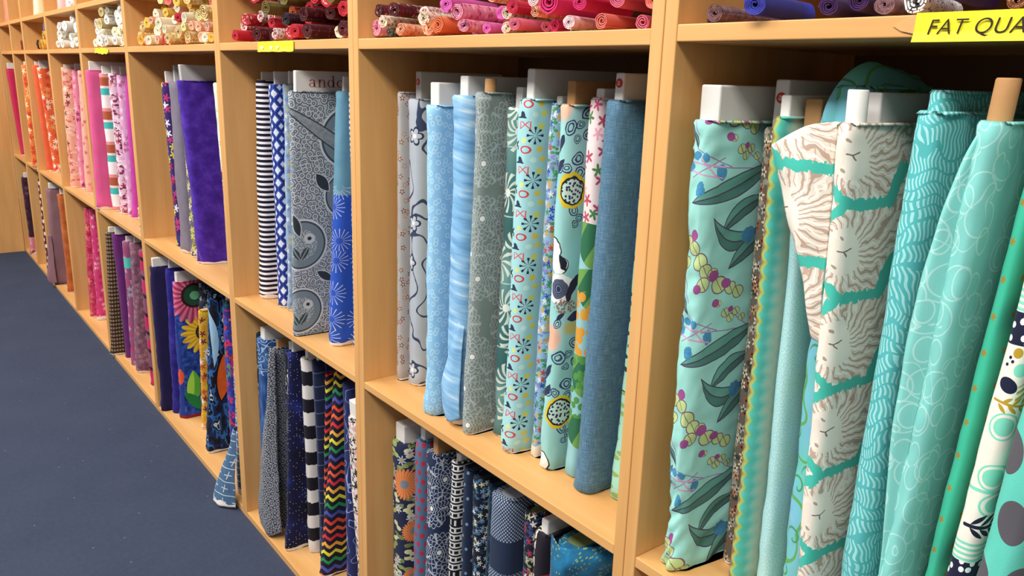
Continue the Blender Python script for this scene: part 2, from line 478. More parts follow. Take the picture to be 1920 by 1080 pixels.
def P_paisley(g, u, v):
    q = g.vor(u, v, 72.0, 0.0, .9)
    ring = ((q['d']*2.6).fract() - .5).abs() < .2
    c = g.mix(ring, '#b3bac2', '#56616e')
    n = g.noise(u, v, 20.0, 2.0)
    c = g.mix((n > .58)*.5, c, '#7d8894')
    for cx, cy, R in ((.155, .455, .066), (.150, .325, .052), (.04, .215, .055), (.165, .165, .045), (.035, .06, .05)):
        d = g.ell(u, v, cx, cy, R, R*.95, .6)
        c = g.mix(d < 1.25, c, '#c9ced4'); c = g.mix(d < 1.08, c, '#3c4a56'); c = g.mix(d < .93, c, '#74848f')
        c = g.mix((d < .45) & ring, c, '#aab4bc')
        c = g.mix(g.ell(u, v, cx + .018, cy + .014, R*.24, R*.22) < 1.0, c, '#bcc5ca')
        c = g.mix(g.ell(u, v, cx + .018, cy + .014, R*.09, R*.08) < 1.0, c, '#2c3640')
        for k in (-1, 1):
            f, t, s = g.leaf(u, v, cx - .004, cy - .036, cx - .004 + .020*k, cy - .004, .007)
            c = g.mix(f < 0.0, c, g.mix(t.abs() < .0016, '#33434c', '#7f908f'))
    # long pale band slanting down across the upper part
    f, t, s = g.leaf(u, v, .0, .525, .24, .365, .013, .0)
    c = g.mix(f < .003, c, '#39434d'); c = g.mix(f < 0.0, c, g.mix(g.noise(u, v, 90.0, 2.0), '#56616b', '#aab3ba'))
    for a in ((.075, .375, .105, .335, .012), (.02, .285, .035, .235, .009), (.13, .265, .175, .235, .011), (.075, .150, .115, .125, .009), (.10, .045, .16, .03, .009)):
        f, t, s = g.leaf(u, v, *a)
        c = g.mix(f < .0025, c, '#c3c8ce'); c = g.mix(f < 0.0, c, '#2f3842')
    return c
def P_ombre(g, u, v):
    X = u + g.tri(v, .0085)*.9 - .004 + (g.noise(u, v, 90.0, 1.0) - .5)*.004
    c = g.ramp(X*(1/.058), [(0.0, '#8f8478'), (.06, '#6a5e4e'), (.13, '#a7a04c'), (.19, '#a9b660'), (.25, '#55b8a0'), (.42, '#58c4bd'), (.6, '#9fd6c6'), (.78, '#cfdcc4'), (1.0, '#a7d8d2')], const=False)
    return c
def P_wiggle(g, u, v):
    n = g.noise(u, v, 22.0, 1.0); m = g.noise(u, v, 16.0, 1.0, 5.0)
    c = g.mix(g.noise(u, v, 8.0, 2.0), '#45a4a8', '#5cb6b8')
    x = (u + v*.30)*(1/.0060) + (v*330.0).sin()*.22 + n*5.0
    y = v*(1/.017) + m*5.0
    d = (x.fract() - .5).abs()
    gap = (y.fract() - .5).abs() < .40
    return g.mix(((d < .22) & gap)*.85, c, '#a5dcdc')
def P_loops(g, u, v):
    c = g.mix(g.noise(u, v, 7.0, 2.0), '#74c4bd', '#8bd2cc')
    q = g.vor(u, v, 30.0, 0.0, 1.0); q2 = g.vor(u, v, 22.0, 4.0, 1.0)
    r = (q['lx']*q['lx'] + q['ly']*q['ly']*.6).sqrt(); r2 = (q2['lx']*q2['lx']*.7 + q2['ly']*q2['ly']).sqrt()
    n = g.noise(u, v, 16.0, 1.0)
    ln = ((n*4.0).fract() - .5).abs() < .018
    return g.mix((((r - .24 - q['r']*.1).abs() < .022) | ln | ((r2 - .34).abs() < .016))*.42, c, '#d4f0ec')
def P_stars(g, u, v):
    c = g.mix(g.noise(u, v, 9.0, 2.0), '#38b795', '#49c7a6')
    px = ((u*(1/.03) + .25).fract() - .5)*.03; py = ((v*(1/.033)).fract() - .5)*.033
    r = (px*px + py*py).sqrt(); th = g.atan2(py, px)
    return g.mix(r < ((th*5.0).cos()*.22 + .78)*.0040, c, '#a58a3a')
def P_ovals(g, u, v):
    px = ((u*(1/.046) + ((v*(1/.058)).floor() % 2.0)*.5).fract() - .5)*.046
    py = ((v*(1/.058)).fract() - .5)*.058
    c = g.mix(g.noise(u, v, 9.0, 2.0), '#55bfae', '#69cdbb')
    return g.mix(g.ell(px, py, 0, 0, .0155, .0200, .35) < 1.0, c, '#57555c')
def P_vine(g, u, v):
    c = g.ramp(g.noise(u, v, 12.0, 3.0), [(.3, '#5fb9a4'), (.45, '#6cc3bd'), (.6, '#7ab8d8'), (.7, '#8fd0a8')], const=False)
    n = g.noise(u, v, 13.0, 1.0, 2.0)
    c = g.mix(((n*3.0).fract() - .5).abs() < .05, c, '#5fa55a')
    q = g.vor(u, v, 24.0, 0.0, .9)
    r = (q['lx']*q['lx'] + q['ly']*q['ly']).sqrt(); th = g.atan2(q['ly'], q['lx'])
    c = g.mix(((r - (th + 3.15)*.06).abs() < .035) & (r < .36), c, '#4d9560')
    return c
def P_lace(g, u, v):
    q = g.vor(u, v, 110.0, 0.0, .5)
    return g.mix((((q['d']*3.0).fract() - .5).abs() < .2)*.6, '#9fd3d6', '#c9e8e6')
def P_bwbrush(g, u, v):
    x = (v + (g.noise(u, v, 90.0, 2.0) - .5)*.009)*(1/.0735)
    return g.mix(x.fract() < .5, '#14131f', '#d9d4d2')
def P_galaxy(g, u, v):
    c = g.ramp(g.noise(u, v, 14.0, 3.0), [(.35, '#0f0f22'), (.55, '#15194a'), (.7, '#26307e')], const=False)
    q = g.vor(u, v, 120.0)
    c = g.mix((q['d'] < .1) & (q['r'] > .6), c, '#d8dcea')
    d = g.ell(u, v, .0, .47, .014, .04); c = g.mix(d < 1.0, c, '#e8e4e6')
    d = g.ell(u, v, .0, .36, .012, .05); c = g.mix(d < 1.0, c, '#e8e4e6')
    return c
def P_glyph(g, u, v):
    x = u*(1/.052); y = v*(1/.016)
    row = y.floor()
    ph = g.m('FRACT', (row*12.9898).sin()*43758.5)
    a = ((x*(3.0 + 1.0) + ph*3.0).fract() - .5).abs()
    b = (y.fract() - .5).abs()
    k = ((a > .34) & (b < .36)) | (((b - .3).abs() < .09) & (ph > .35))
    return g.mix(k & (x > .12), '#12121c', '#d6d6d6')
def P_ikat(g, u, v):
    p = .031
    px = (u*(1/.028) + .1).fract() - .5; py = (v*(1/p)).fract() - .5
    d = px.abs() + py.abs()*.9 + (g.noise(u, v, 260.0, 1.0) - .5)*.12
    px2 = (u*(1/.028) + .6).fract() - .5; py2 = (v*(1/p) + .5).fract() - .5
    d2 = px2.abs() + py2.abs()*.9
    c = g.mix(g.noise(u, v, 60.0, 2.0), '#223a92', '#3552b8')
    c = g.mix(d < .30, c, '#dfe4f0'); c = g.mix(d2 < .22, c, '#c7d2ea')
    return g.mix(((d2 - .4).abs() < .06), c, '#16204e')
def P_royal(g, u, v):
    c = g.mix(g.noise(u, v, 20.0, 2.0), '#1f45a8', '#2a56bd')
    c = g.mix((v > .34), c, g.mix(g.noise(u, v, 30.0, 2.0), '#4d7f9c', '#6b98ad'))
    q = g.vor(u, v, 17.0, .4, .6); r = (q['lx']*q['lx'] + q['ly']*q['ly']).sqrt(); th = g.atan2(q['ly'], q['lx'])
    return g.mix((((th*8.0).sin().abs() < .22) & (r > .12) & (r < .46)) & (v < .36), c, '#c9d2e2')
def P_denim(g, u, v):
    a = g.noise(u*8.0, v*.6, 90.0, 2.0); b = g.noise(u*.6, v*8.0, 90.0, 2.0, 4.0)
    return g.ramp(a*.5 + b*.5, [(.3, '#3d5f78'), (.5, '#4f758f'), (.68, '#6d91a8')], const=False)
def P_streak(g, u, v):
    n = g.noise(u*1.2, v*9.0 + u*1.5, 9.0, 4.0)
    return g.ramp(n, [(.3, '#5b94c4'), (.48, '#7fb1da'), (.6, '#97c3e4'), (.72, '#cfe2f0')], const=False)
def P_pinkgrn(g, u, v):
    c = g.mix(g.noise(u, v, 15.0, 2.0), '#79b5c0', '#a3cfd2')
    c = g.mix(v > .40, c, flowers(g, '#e9d7d6', u, v, ['#d0527e', '#e6a0b4', '#4f7f4c', '#b44a66'], 45, 5, .45))
    for a in ((-.01, .40, .09, .33, .03), (0.0, .33, .09, .27, .03), (0.0, .20, .08, .13, .03), (-.01, .10, .08, .05, .025)):
        f, t, s = g.leaf(u, v, *a); c = g.mix(f < 0.0, c, g.mix((s*14.0).sin() > .2, '#2f6b4a', '#6d9d4e'))
    c = g.mix((v < .3) & (v > .2) & (g.vor(u, v, 60.0, 5.0)['d'] < .45), c, '#d69a3a')
    return g.mix((v < .2) & (v > .1) & (g.vor(u, v, 70.0, 6.0)['d'] < .4), c, '#4f8f46')
def P_mintblk(g, u, v):
    c = g.mix(g.noise(u, v, 15.0, 2.0), '#93d3bd', '#a9dfcb')
    q = g.vor(u*.6, v, 55.0, 0.0, .8)
    d = (q['lx'] + q['ly']*.6)
    r = (q['lx']*q['lx']*1.0 + q['ly']*q['ly']*3.0).sqrt()
    c = g.mix((r < .36) & (q['r'] < .85), c, '#23303a')
    c = g.mix((v < .17) & (r < .36), c, '#8fae63')
    return c
def P_patchwork(g, u, v):
    x = v*(1/.062); row = x.floor(); k = g.m('FRACT', (row*7.31).sin()*91.7)
    base = g.mix(k, '#1c2a44', '#2b3d5c')
    s = 900.0
    chk = ((u*s).sin()*(v*s).sin()) > .25
    dots = g.vor(u, v, 330.0)['d'] < .3
    gr = (((u*(1/.006)).fract() < .22) | ((v*(1/.006)).fract() < .22))
    c = g.mix((k > .66) & chk, base, '#a9b5c6')
    c = g.mix((k > .33) & (k < .66) & dots, c, '#8fa0b4')
    return g.mix((k > .12) & (k < .33) & gr, c, '#7d90aa')
def P_abstract(g, u, v):
    n = g.noise(u*2.0, v, 16.0, 2.0)
    c = g.ramp(n, [(0.0, '#10141f'), (.42, '#16264f'), (.5, '#2f66a8'), (.55, '#10131c'), (.62, '#b9d3e2'), (.66, '#141824'), (.8, '#1b2a58')])
    f, t, s = g.leaf(u, v, .085, .34, .08, .18, .022, .004)
    c = g.mix(f < .006, c, '#0d0d14'); c = g.mix(f < 0.0, c, g.mix(g.noise(u, v, 30.0), '#c8301f', '#ee7a2a'))
    f, t, s = g.leaf(u, v, .03, .50, .055, .30, .012, .012); c = g.mix(f < 0.0, c, '#9cc6e0')
    return c
def P_blackred(g, u, v):
    c = g.mix(g.noise(u, v, 30.0, 2.0), '#16121c', '#221a28')
    f, t, s = g.leaf(u, v, .005, .46, .07, .48, .012); c = g.mix(f < 0.0, c, '#c3243a')
    f, t, s = g.leaf(u, v, 0.0, .42, .07, .34, .022); c = g.mix(f < 0.0, c, '#4fae94')
    return g.mix((u < .012) & (g.vor(u, v, 80.0)['d'] < .45), c, '#d8d2c4')
def P_daisy(g, u, v):
    c = g.mix(g.noise(u, v, 30.0, 2.0), '#1c2140', '#262c4a')
    c = flowers(g, c, u*.6, v, ['#8d9a58', '#a8ad6a', '#cfd0a0', '#767f4a'], 48, 2, .55, None, 2.2, 1.0, .4)
    c = flowers(g, c, u, v, ['#c9cfdc', '#aab8cc', '#dfe0e4'], 30, 7, .34, '#c98a3a', 5.0, .7)
    for cx, cy, R in ((.055, .435, .036), (.075, .325, .026), (.03, .10, .03), (.07, .22, .018)):
        dx = u - cx; dy = v - cy; r = (dx*dx + dy*dy).sqrt(); th = g.atan2(dy, dx)
        lim = ((th*12.0).cos().abs()*.22 + .78)*R
        c = g.mix(r < lim, c, g.mix((th*24.0).sin()*.5 + .5, '#d0703a', '#e8935a'))
        c = g.mix(r < R*.27, c, '#7d8894')
    return c
def P_tealbatik(g, u, v):
    c = g.ramp(g.noise(u, v, 18.0, 4.0), [(.32, '#0d3f5e'), (.5, '#15628a'), (.66, '#1f7fae')], const=False)
    q = g.vor(u, v, 120.0)
    return g.mix((q['d'] < .22) & (g.noise(u, v, 20.0, 1.0, 8.0) > .5), c, '#7f8f5a')
def P_turqstr(g, u, v):
    x = ((v + .02)*(1/.135)).fract()
    c = g.ramp(x, [(0.0, '#a8543a'), (.2, '#d98a8a'), (.3, '#ece0e0'), (.68, '#3fb0ab'), (.88, '#e6d2d2'), (.95, '#a8543a')])
    return c
def P_brownstr(g, u, v):
    a = (v*(1/.017)).fract() < .55
    b = ((u*(1/.011)).fract() - .5).abs() < .2
    return g.mix(a, '#35201c', g.mix(b, '#5e4636', '#9c8a6a'))
def P_pinkblk(g, u, v):
    t = v + (u - .02).abs()*.4
    x = (t*(1/.075)).fract()
    c = g.ramp((v*(1/.24)).fract(), [(0.0, '#b9225e'), (.3, '#7d4a66'), (.62, '#c22468'), (.82, '#8a5470')])
    return g.mix(x < .2, c, '#2c1628')
def P_coral(g, u, v):
    c = g.ramp(g.noise(u, v, 28.0, 2.0), [(.35, '#c7506a'), (.5, '#b02a4c'), (.62, '#d9607c'), (.7, '#d88a66')], const=False)
    return flowers(g, c, u, v, ['#a81d40', '#cf3a66', '#d9806a'], 22, 5, .4)
def P_sections(g, u, v):
    c = flowers(g, '#3a2466', u, v, ['#b02040', '#e6e2ea', '#c03a78', '#2f3a8c', '#d0c84a'], 34, 5, .48)
    return c

def P_curl(g, u, v):
    c = g.mix(g.noise(u, v, 25.0, 2.0), '#a9b2bd', '#b6bdc8')
    n = g.noise(u, v*.8, 17.0, 1.0)
    k = g.noise(u, v, 40.0, 1.0, 3.0)
    c = g.mix((((n*3.2).fract() - .5).abs() < .05 + (k - .5)*.12), c, '#39435f')
    q = g.vor(u, v, 17.0, 2.0, .6)
    r = (q['lx']*q['lx'] + q['ly']*q['ly']).sqrt(); th = g.atan2(q['ly'], q['lx'])
    pet = ((th*2.5).cos().abs()*.45 + .55)*.27
    on = q['r'] > .45
    c = g.mix((r < pet) & on, c, '#b9c0ca'); c = g.mix(((r - pet).abs() < .035) & on, c, '#2b3550')
    return g.mix((r < .07) & on, c, '#e8e8ea')
def P_sketch(g, u, v):
    b = g.ramp((v*(1/.22)).fract(), [(0.0, '#44706f'), (.35, '#6f9894'), (.6, '#35605f'), (1.0, '#44706f')], const=False)
    q = g.vor(u, v, 15.0, 1.0, .8)
    r = (q['lx']*q['lx'] + q['ly']*q['ly']).sqrt(); th = g.atan2(q['ly'], q['lx']) + q['r']*6.0
    w = (th*11.0 + r*14.0).sin()
    c = g.mix((w > .25) & (r < .48), b, '#cdd6ca')
    c = g.mix((r < .10), c, '#dfe4da')
    return g.mix((((v*(1/.11)).fract() - .5).abs() < .01), c, '#a9c4c0')
# ------------------------------------------------------------------ builders
def catmull(p, n):
    out = []
    for i in range(len(p)-1):
        p0 = Vector(p[max(0, i-1)]); p1 = Vector(p[i]); p2 = Vector(p[i+1]); p3 = Vector(p[min(len(p)-1, i+2)])
        for k in range(n):
            t = k/n
            out.append(.5*((2*p1) + (p2-p0)*t + (2*p0-5*p1+4*p2-p3)*t*t + (3*p1-p0-3*p2+p3)*t**3))
    out.append(Vector(p[-1]))
    return out

def spow(a, p): return math.copysign(abs(a)**p, a)

def wrap_mesh(t, d, h, lx=0.0, ly=0.0, seed=0, nz=30, amp=.0012, bulge=.003, flare=0.0, fine=1):
    """cloth wound round a board: a rounded slab with creases, its spine towards -y"""
    a = min(.55*t, .022); na = 10*fine + 4; ns = 6*fine + 3
    pts = []
    for i in range(na+1):
        f = PI*i/na
        pts.append((t/2 - t/2*spow(math.cos(f), .78), a - a*abs(math.sin(f))**.78))
    for i in range(1, ns):
        s = i/ns
        pts.append((t + bulge*math.sin(PI*s), a + (d-2*a)*s))
    for i in range(8+1):
        f = PI*i/8
        pts.append((t/2 + t/2*spow(math.cos(f), .78), d - a + a*abs(math.sin(f))**.78))
    for i in range(1, 5):
        s = i/5
        pts.append((-bulge*math.sin(PI*s), d - a - (d-2*a)*s))
    N = len(pts)
    us = [-.72*a]
    for i in range(1, N+1):
        p, q = pts[i-1], pts[i % N]
        us.append(us[-1] + math.hypot(q[0]-p[0], q[1]-p[1]))
    nrm = []
    for i in range(N):
        p, q = pts[i-1], pts[(i+1) % N]
        ex, ey = q[0]-p[0], q[1]-p[1]; L = math.hypot(ex, ey) or 1
        nrm.append((ey/L, -ex/L))
    zs = [0.0, .004] + [.004 + (h-.008)*(i/nz) for i in range(1, nz)] + [h-.004, h]
    verts = []; rows = len(zs)
    cx, cy = t/2, d/2
    for j, z in enumerate(zs):
        ins = .0035 if j in (0, rows-1) else 0.0
        A = amp*(1 + 2.6*math.exp(-z/.10) + 1.2*math.exp(-(h-z)/.05))
        fl = flare*max(0.0, 1 - z/.35)**1.6
        for i in range(N):
            x, y = pts[i]; nx, ny = nrm[i]
            u = us[i]
            n1 = mnoise.noise(Vector((u*14 + seed*3.1, z*11 + u*9, seed*1.7)))
            n2 = mnoise.noise(Vector((u*34 + seed*5.3, z*40 - u*20, seed*.7 + 5)))
            n3 = mnoise.noise(Vector((x*6 + seed, z*5, seed*2.3)))
            dsp = A*(1.4*n1 + (1 - 2*abs(n2))*.8 + 1.5*n3) - ins
            if fl: dsp += fl*(.6 + .6*mnoise.noise(Vector((u*16, z*3, seed))))
            s = z/h
            verts.append((x + nx*dsp + lx*s, y + ny*dsp + ly*s, z))
    if not flare:      # keep the creased slab within its nominal thickness
        offs = [v[0] - lx*v[2]/h for v in verts]
        lo_, hi_ = min(offs), max(offs); kx = t/(hi_ - lo_)
        verts = [((o_ - lo_)*kx + lx*v[2]/h, v[1], v[2]) for o_, v in zip(offs, verts)]
    faces = []; uvs = []
    for j in range(rows-1):
        for i in range(N):
            k = (i+1) % N
            faces.append((j*N+i, j*N+k, (j+1)*N+k, (j+1)*N+i))
            uvs.append(((us[i], zs[j]), (us[i+1], zs[j]), (us[i+1], zs[j+1]), (us[i], zs[j+1])))
    # wound layers on the upper end, flat lower end
    def cap(j, z, up, uvz):
        base = len(verts); lean = (lx*z/h, ly*z/h)
        prev = [j*N+i for i in range(N)]
        for q, (k, dz) in enumerate(((.86, -.003), (.72, 0.0), (.55, -.003))):
            cur = []
            for i in range(N):
                x, y = pts[i]
                cur.append(len(verts))
                verts.append((cx + (x-cx)*k + lean[0], cy + (y-cy)*(1-(1-k)*t/d) + lean[1], z + (dz if up else 0)))
            for i in range(N):
                m = (i+1) % N
                f = (prev[i], prev[m], cur[m], cur[i])
                if not up: f = f[::-1]
                faces.append(f); uvs.append(((us[i], uvz), (us[i+1], uvz), (us[i+1], uvz), (us[i], uvz)))
            prev = cur
        f = tuple(prev) if up else tuple(reversed(prev))
        faces.append(f); uvs.append([(0.05, uvz)]*N)
    cap(rows-1, h, True, h)
    cap(0, 0.0, False, .002)
    return mesh_from('fabric_wrap', verts, faces, uvs)

def board_mesh(x0, x1, y0, y1, z0, z1, lx, ly, h):
    me = box_mesh('board_core', x0, x1, y0, y1, z0, z1, .0022)
    for v in me.vertices:
        v.co.x += lx*v.co.z/h; v.co.y += ly*v.co.z/h
    return me

def tube_mesh(cx, cy, r, z0, z1, lx, ly, h, n=24):
    prof = [(r, z0), (r, z1-.0015), (r-.0008, z1), (r-.003, z1), (r-.0036, z1-.001), (r-.0036, z1-.035)]
    verts = []; faces = []
    for pr, z in prof:
        for i in range(n):
            a = 2*PI*i/n
            verts.append((cx + pr*math.cos(a) + lx*z/h, cy + pr*math.sin(a) + ly*z/h, z))
    for j in range(len(prof)-1):
        for i in range(n):
            k = (i+1) % n
            faces.append((j*n+i, j*n+k, (j+1)*n+k, (j+1)*n+i))
    faces.append(tuple(range((len(prof)-1)*n, len(prof)*n)))
    return mesh_from('cardboard_tube', verts, faces, None)

def sheet(name, rows, mat, parent, u0=0.0, nu=5, nv=5, crease=.0015, seed=0, uflip=False, vz=True, zoff=0.0):
    """a loose hanging piece of cloth through the given rows of points"""
    R = [catmull(r, nu) for r in rows]
    cols_ = list(zip(*R))
    C = [catmull(c, nv) for c in cols_]
    H = len(C[0]); W = len(C)
    verts = []; uv = []
    for j in range(H):
        uacc = 0.0
        for i in range(W):
            p = C[i][j].copy()
            if i: uacc += (C[i][j]-C[i-1][j]).length
            n = mnoise.noise(Vector((p.x*40+seed, p.y*40, p.z*25)))
            p.y += crease*n; p.z += crease*.4*n
            verts.append(p)
            uv.append((u0 + (-uacc if uflip else uacc), p.z - zoff if vz else (rows[0][0][2] - j/H*.1)))
    faces = []; uvs = []
    for j in range(H-1):
        for i in range(W-1):
            f = (j*W+i, (j+1)*W+i, (j+1)*W+i+1, j*W+i+1)
            faces.append(f); uvs.append([uv[k] for k in f])
    me = mesh_from(name, [tuple(p) for p in verts], faces, uvs)
    o = link(name, me, parent, mat)
    sm = o.modifiers.new('Solidify', 'SOLIDIFY'); sm.thickness = .0008; sm.offset = 0
    return o

def roll_mesh(r, L, turns, seed, squash=1.0, tail=False):
    """a piece of cloth rolled up: spiral cross-section in x-z, length along +y, its open end at y = 0"""
    rnd = random.Random(seed)
    K = int(turns*22); th = .0013
    prof = []
    ln = 0.0; P = []
    for i in range(K+1):
        s = i/K
        a = s*turns*2*PI + seed*1.9
        rr = r*(.16 + .84*s**.85)*(1 + .13*mnoise.noise(Vector((math.cos(a)*1.3, math.sin(a)*1.3, seed + s*1.2))))
        P.append((rr*math.cos(a)*1.0, rr*math.sin(a)*squash))
    us = [0.0]
    for i in range(1, K+1): us.append(us[-1] + math.hypot(P[i][0]-P[i-1][0], P[i][1]-P[i-1][1]))
    def off(i, k):
        p, q = P[max(0, i-1)], P[min(K, i+1)]
        ex, ey = q[0]-p[0], q[1]-p[1]; l = math.hypot(ex, ey) or 1
        return (P[i][0] + ey/l*k, P[i][1] - ex/l*k)
    loop = [off(i, th) for i in range(K+1)] + [off(i, -th) for i in range(K, -1, -1)]
    lu = us + us[::-1]
    ys = [0.0, .004, .02, L*.35, L*.7, L]
    M = len(loop); verts = []
    for j, y in enumerate(ys):
        for i, (x, z) in enumerate(loop):
            w = 1.0 + .03*mnoise.noise(Vector((x*60, z*60, y*30+seed)))
            yy = y + (.004*mnoise.noise(Vector((x*90, z*90, seed*1.3))) if j < 2 else 0)
            verts.append((x*w, yy, z*w))
    faces = []; uvs = []
    for j in range(len(ys)-1):
        for i in range(M):
            k = (i+1) % M
            faces.append((j*M+i, j*M+k, (j+1)*M+k, (j+1)*M+i)[::-1])
            ua, ub = lu[i], lu[k]
            uvs.append([(ua, ys[j+1]+.01), (ub, ys[j+1]+.01), (ub, ys[j]+.01), (ua, ys[j]+.01)])
    # close the strip ends quad by quad
    for jj, flip in ((0, False), (len(ys)-1, True)):
        for i in range(K):
            a, b, c, d = jj*M+i, jj*M+i+1, jj*M+M-2-i, jj*M+M-1-i
            faces.append((a, b, c, d) if flip else (d, c, b, a))
            uvs.append([(us[i], .01), (us[i+1], .01), (us[i+1], .01), (us[i], .01)])
    return mesh_from('fabric_roll', verts, faces, uvs)

def text_mesh(name, body, size, shear=0.0, bold=0.0, spacing=1.0):
    cu = bpy.data.curves.new(name, 'FONT')
    cu.body = body; cu.size = size; cu.shear = shear; cu.offset = bold; cu.space_character = spacing
    cu.extrude = .0002
    o = bpy.data.objects.new(name, cu)
    col.objects.link(o)
    dg = bpy.context.evaluated_depsgraph_get(); dg.update()
    me = bpy.data.meshes.new_from_object(o.evaluated_get(dg))
    bpy.data.objects.remove(o)
    return me

# ------------------------------------------------------------------ plain materials
M_WV = wood('maple_upright', 'z'); M_WH = wood('maple_shelf', 'x'); M_WY = wood('maple_end_panel', 'z')
M_BACK = simple('shade_toned_back_board', '#7a5535', '#6b4a2e', 8, .6)  # back board wood darkened: the shade deep in the compartments is put into its colour
M_WHITE = simple('white_card', '#d9d6d2', '#e4e1dc', 20, .6)
M_GREYC = simple('grey_card', '#b4b1af', '#c6c3c0', 20, .6)
M_KRAFT = simple('brown_card', '#b98d5e', '#a87c4e', 60, .8, stretch=.2)
M_RED = simple('red_ink', '#c23a36'); M_RED2 = simple('dull_red_ink', '#b8504e'); M_INK = simple('black_ink', '#2a2018')
M_YEL = simple('yellow_paper', '#f2e21e', '#f5e836', 25, .55)
M_TAPE = simple('brown_tape', '#d9ad74', '#cc9c62', 50, .35)
M_PALE = simple('pale_blotch', '#f4ecc0')

def carpet():
    g = G('navy_carpet')
    tc = g.n('ShaderNodeTexCoord'); x, y, z = g.sep(E(g, tc.outputs['Object']))
    n = g.noise(x, y, 5.0, 3.0); f = g.noise(x, y, 420.0, 2.0); m = g.noise(x, y, 60.0, 2.0, 3.0)
    c = g.mix(n, '#3b4357', '#464e62')
    c = g.mix((f - .3)*.9, c, '#2b3142')
    c = g.mix((m - .45)*.6, c, '#4b546c')
    q = g.vor(x, y, 9.0); s = g.ell(q['lx']*(1/9.0), q['ly']*(1/9.0)*1.0, 0.0, 0.0, .0026, .0014, .7)
    c = g.mix((s < 1.0) & (q['r'] > .72), c, '#7d8598')
    return g.finish(c, .95, bump=f + m, bstr=.5, bdist=.003, spec=.05)

# ------------------------------------------------------------------ the setting
def plane(name, pts, mat):
    me = mesh_from(name, pts, [tuple(range(len(pts)))], None, False)
    o = link(name, me, None, mat); o['kind'] = 'structure'
    return o
plane('floor', [(-7.5, -4.5, 0), (4, -4.5, 0), (4, .42, 0), (-7.5, .42, 0)], carpet())
M_WALL = simple('wall_paint', '#c9c1b4', '#d2cabd', 3, .8)
plane('wall_back', [(-7.5, .41, 0), (4, .41, 0), (4, .41, 3.2), (-7.5, .41, 3.2)], M_WALL)
plane('wall_left', [(-7.5, -4.5, 0), (-7.5, .42, 0), (-7.5, .42, 3.2), (-7.5, -4.5, 3.2)], M_WALL)

TK = .0186; DEPTH = .37
ZC, ZB0, ZB, ZA0, ZA, Z10, Z1 = .019, .6524, .6674, 1.3081, 1.3264, 1.4775, 1.4965
U = [-4.944, -4.405, -3.928, -3.179, -2.4263, -1.6636, -.7410, 0.0, .745, 1.49]
CASES = [
    ('plain wooden bookcase in the far corner holding the red and dark purple bolts', 0, 0),
    ('narrow wooden bookcase second from the far corner with orange floral cloth', 0, 0),
    ('wooden bookcase holding orange bolts above and a taupe folded bolt below', 0, 0),
    ('wooden bookcase holding peach bolts above and coral cloth below', 0, 0),
    ('wooden bookcase holding pink bolts, cream rolls and a torn yellow sticker', 0, 0),
    ('widest wooden bookcase, holding purple bolts and the pile of yellow rolls', 0, 0),
    ('wooden bookcase holding the striped blue bolts and red rolls', .0005, 0),
    ('wooden bookcase holding light blue bolts under a layer of pink rolls', -.001, 0),
    ('nearest wooden bookcase, holding turquoise bolts under the big yellow sign', .0022, .002),
]
CZ = []
for k, (lab, da, db) in enumerate(CASES):
    root = thing('bookcase', lab, 'bookcase', (U[k], 0, 0), 0, 'bookcases along the wall')
    W = U[k+1] - U[k] - .0012
    TOP = 2.22
    link('side_panel', box_mesh('side_panel', 0, TK, 0, DEPTH, 0, TOP), root, M_WV)
    link('side_panel', box_mesh('side_panel', W-TK, W, 0, DEPTH, 0, TOP), root, M_WV)
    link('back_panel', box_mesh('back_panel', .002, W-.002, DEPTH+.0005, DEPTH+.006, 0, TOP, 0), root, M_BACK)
    for z0, z1 in ((.0, ZC), (ZB0+db, ZB+db), (ZA0+da, ZA+da), (Z10, Z1), (TOP-.02, TOP)):
        link('shelf', box_mesh('shelf', TK+.0002, W-TK-.0002, .0006, DEPTH, z0, z1), root, M_WH)
    CZ.append({'C': ZC, 'B': ZB+db, 'A': ZA+da, '1': Z1})
root = thing('bookcase', 'plain wooden bookcase end panel turned across the far end of the aisle', 'bookcase', (-4.95, 0, 0))
link('side_panel', box_mesh('side_panel', -.02, 0, -.9, -.001, 0, 2.22), root, M_WY)
link('back_panel', box_mesh('back_panel', -.40, -.021, -.02, -.001, 0, 2.22, 0), root, M_WV)
for z0, z1 in ((0, ZC), (ZB0, ZB), (ZA0, ZA), (2.2, 2.22)):
    link('shelf', box_mesh('shelf', -.40, -.021, -.9, -.021, z0, z1), root, M_WH)

# ------------------------------------------------------------------ bolts
def logo(root_core, x, y, z, r):
    """round red maker's mark with a pale letter on the narrow end of a board, facing -y"""
    n = 24
    verts = [(x + r*math.cos(2*PI*i/n), y, z + r*math.sin(2*PI*i/n)) for i in range(n)]
    verts += [(x + r*math.cos(2*PI*i/n), y+.0004, z + r*math.sin(2*PI*i/n)) for i in range(n)]
    faces = [tuple(range(n))] + [(i, i+n, (i+1) % n + n, (i+1) % n) for i in range(n)]
    link('round_mark', mesh_from('round_mark', verts, faces, None, False), root_core, M_RED)
    me = text_mesh('mark_letter', 'a', r*1.9)
    for v in me.vertices:
        a, b, c = v.co
        v.co = (x - r*.48 + a, y - .0004 + c*.3, z - r*.45 + b)
    link('mark_letter', me, root_core, M_WHITE)

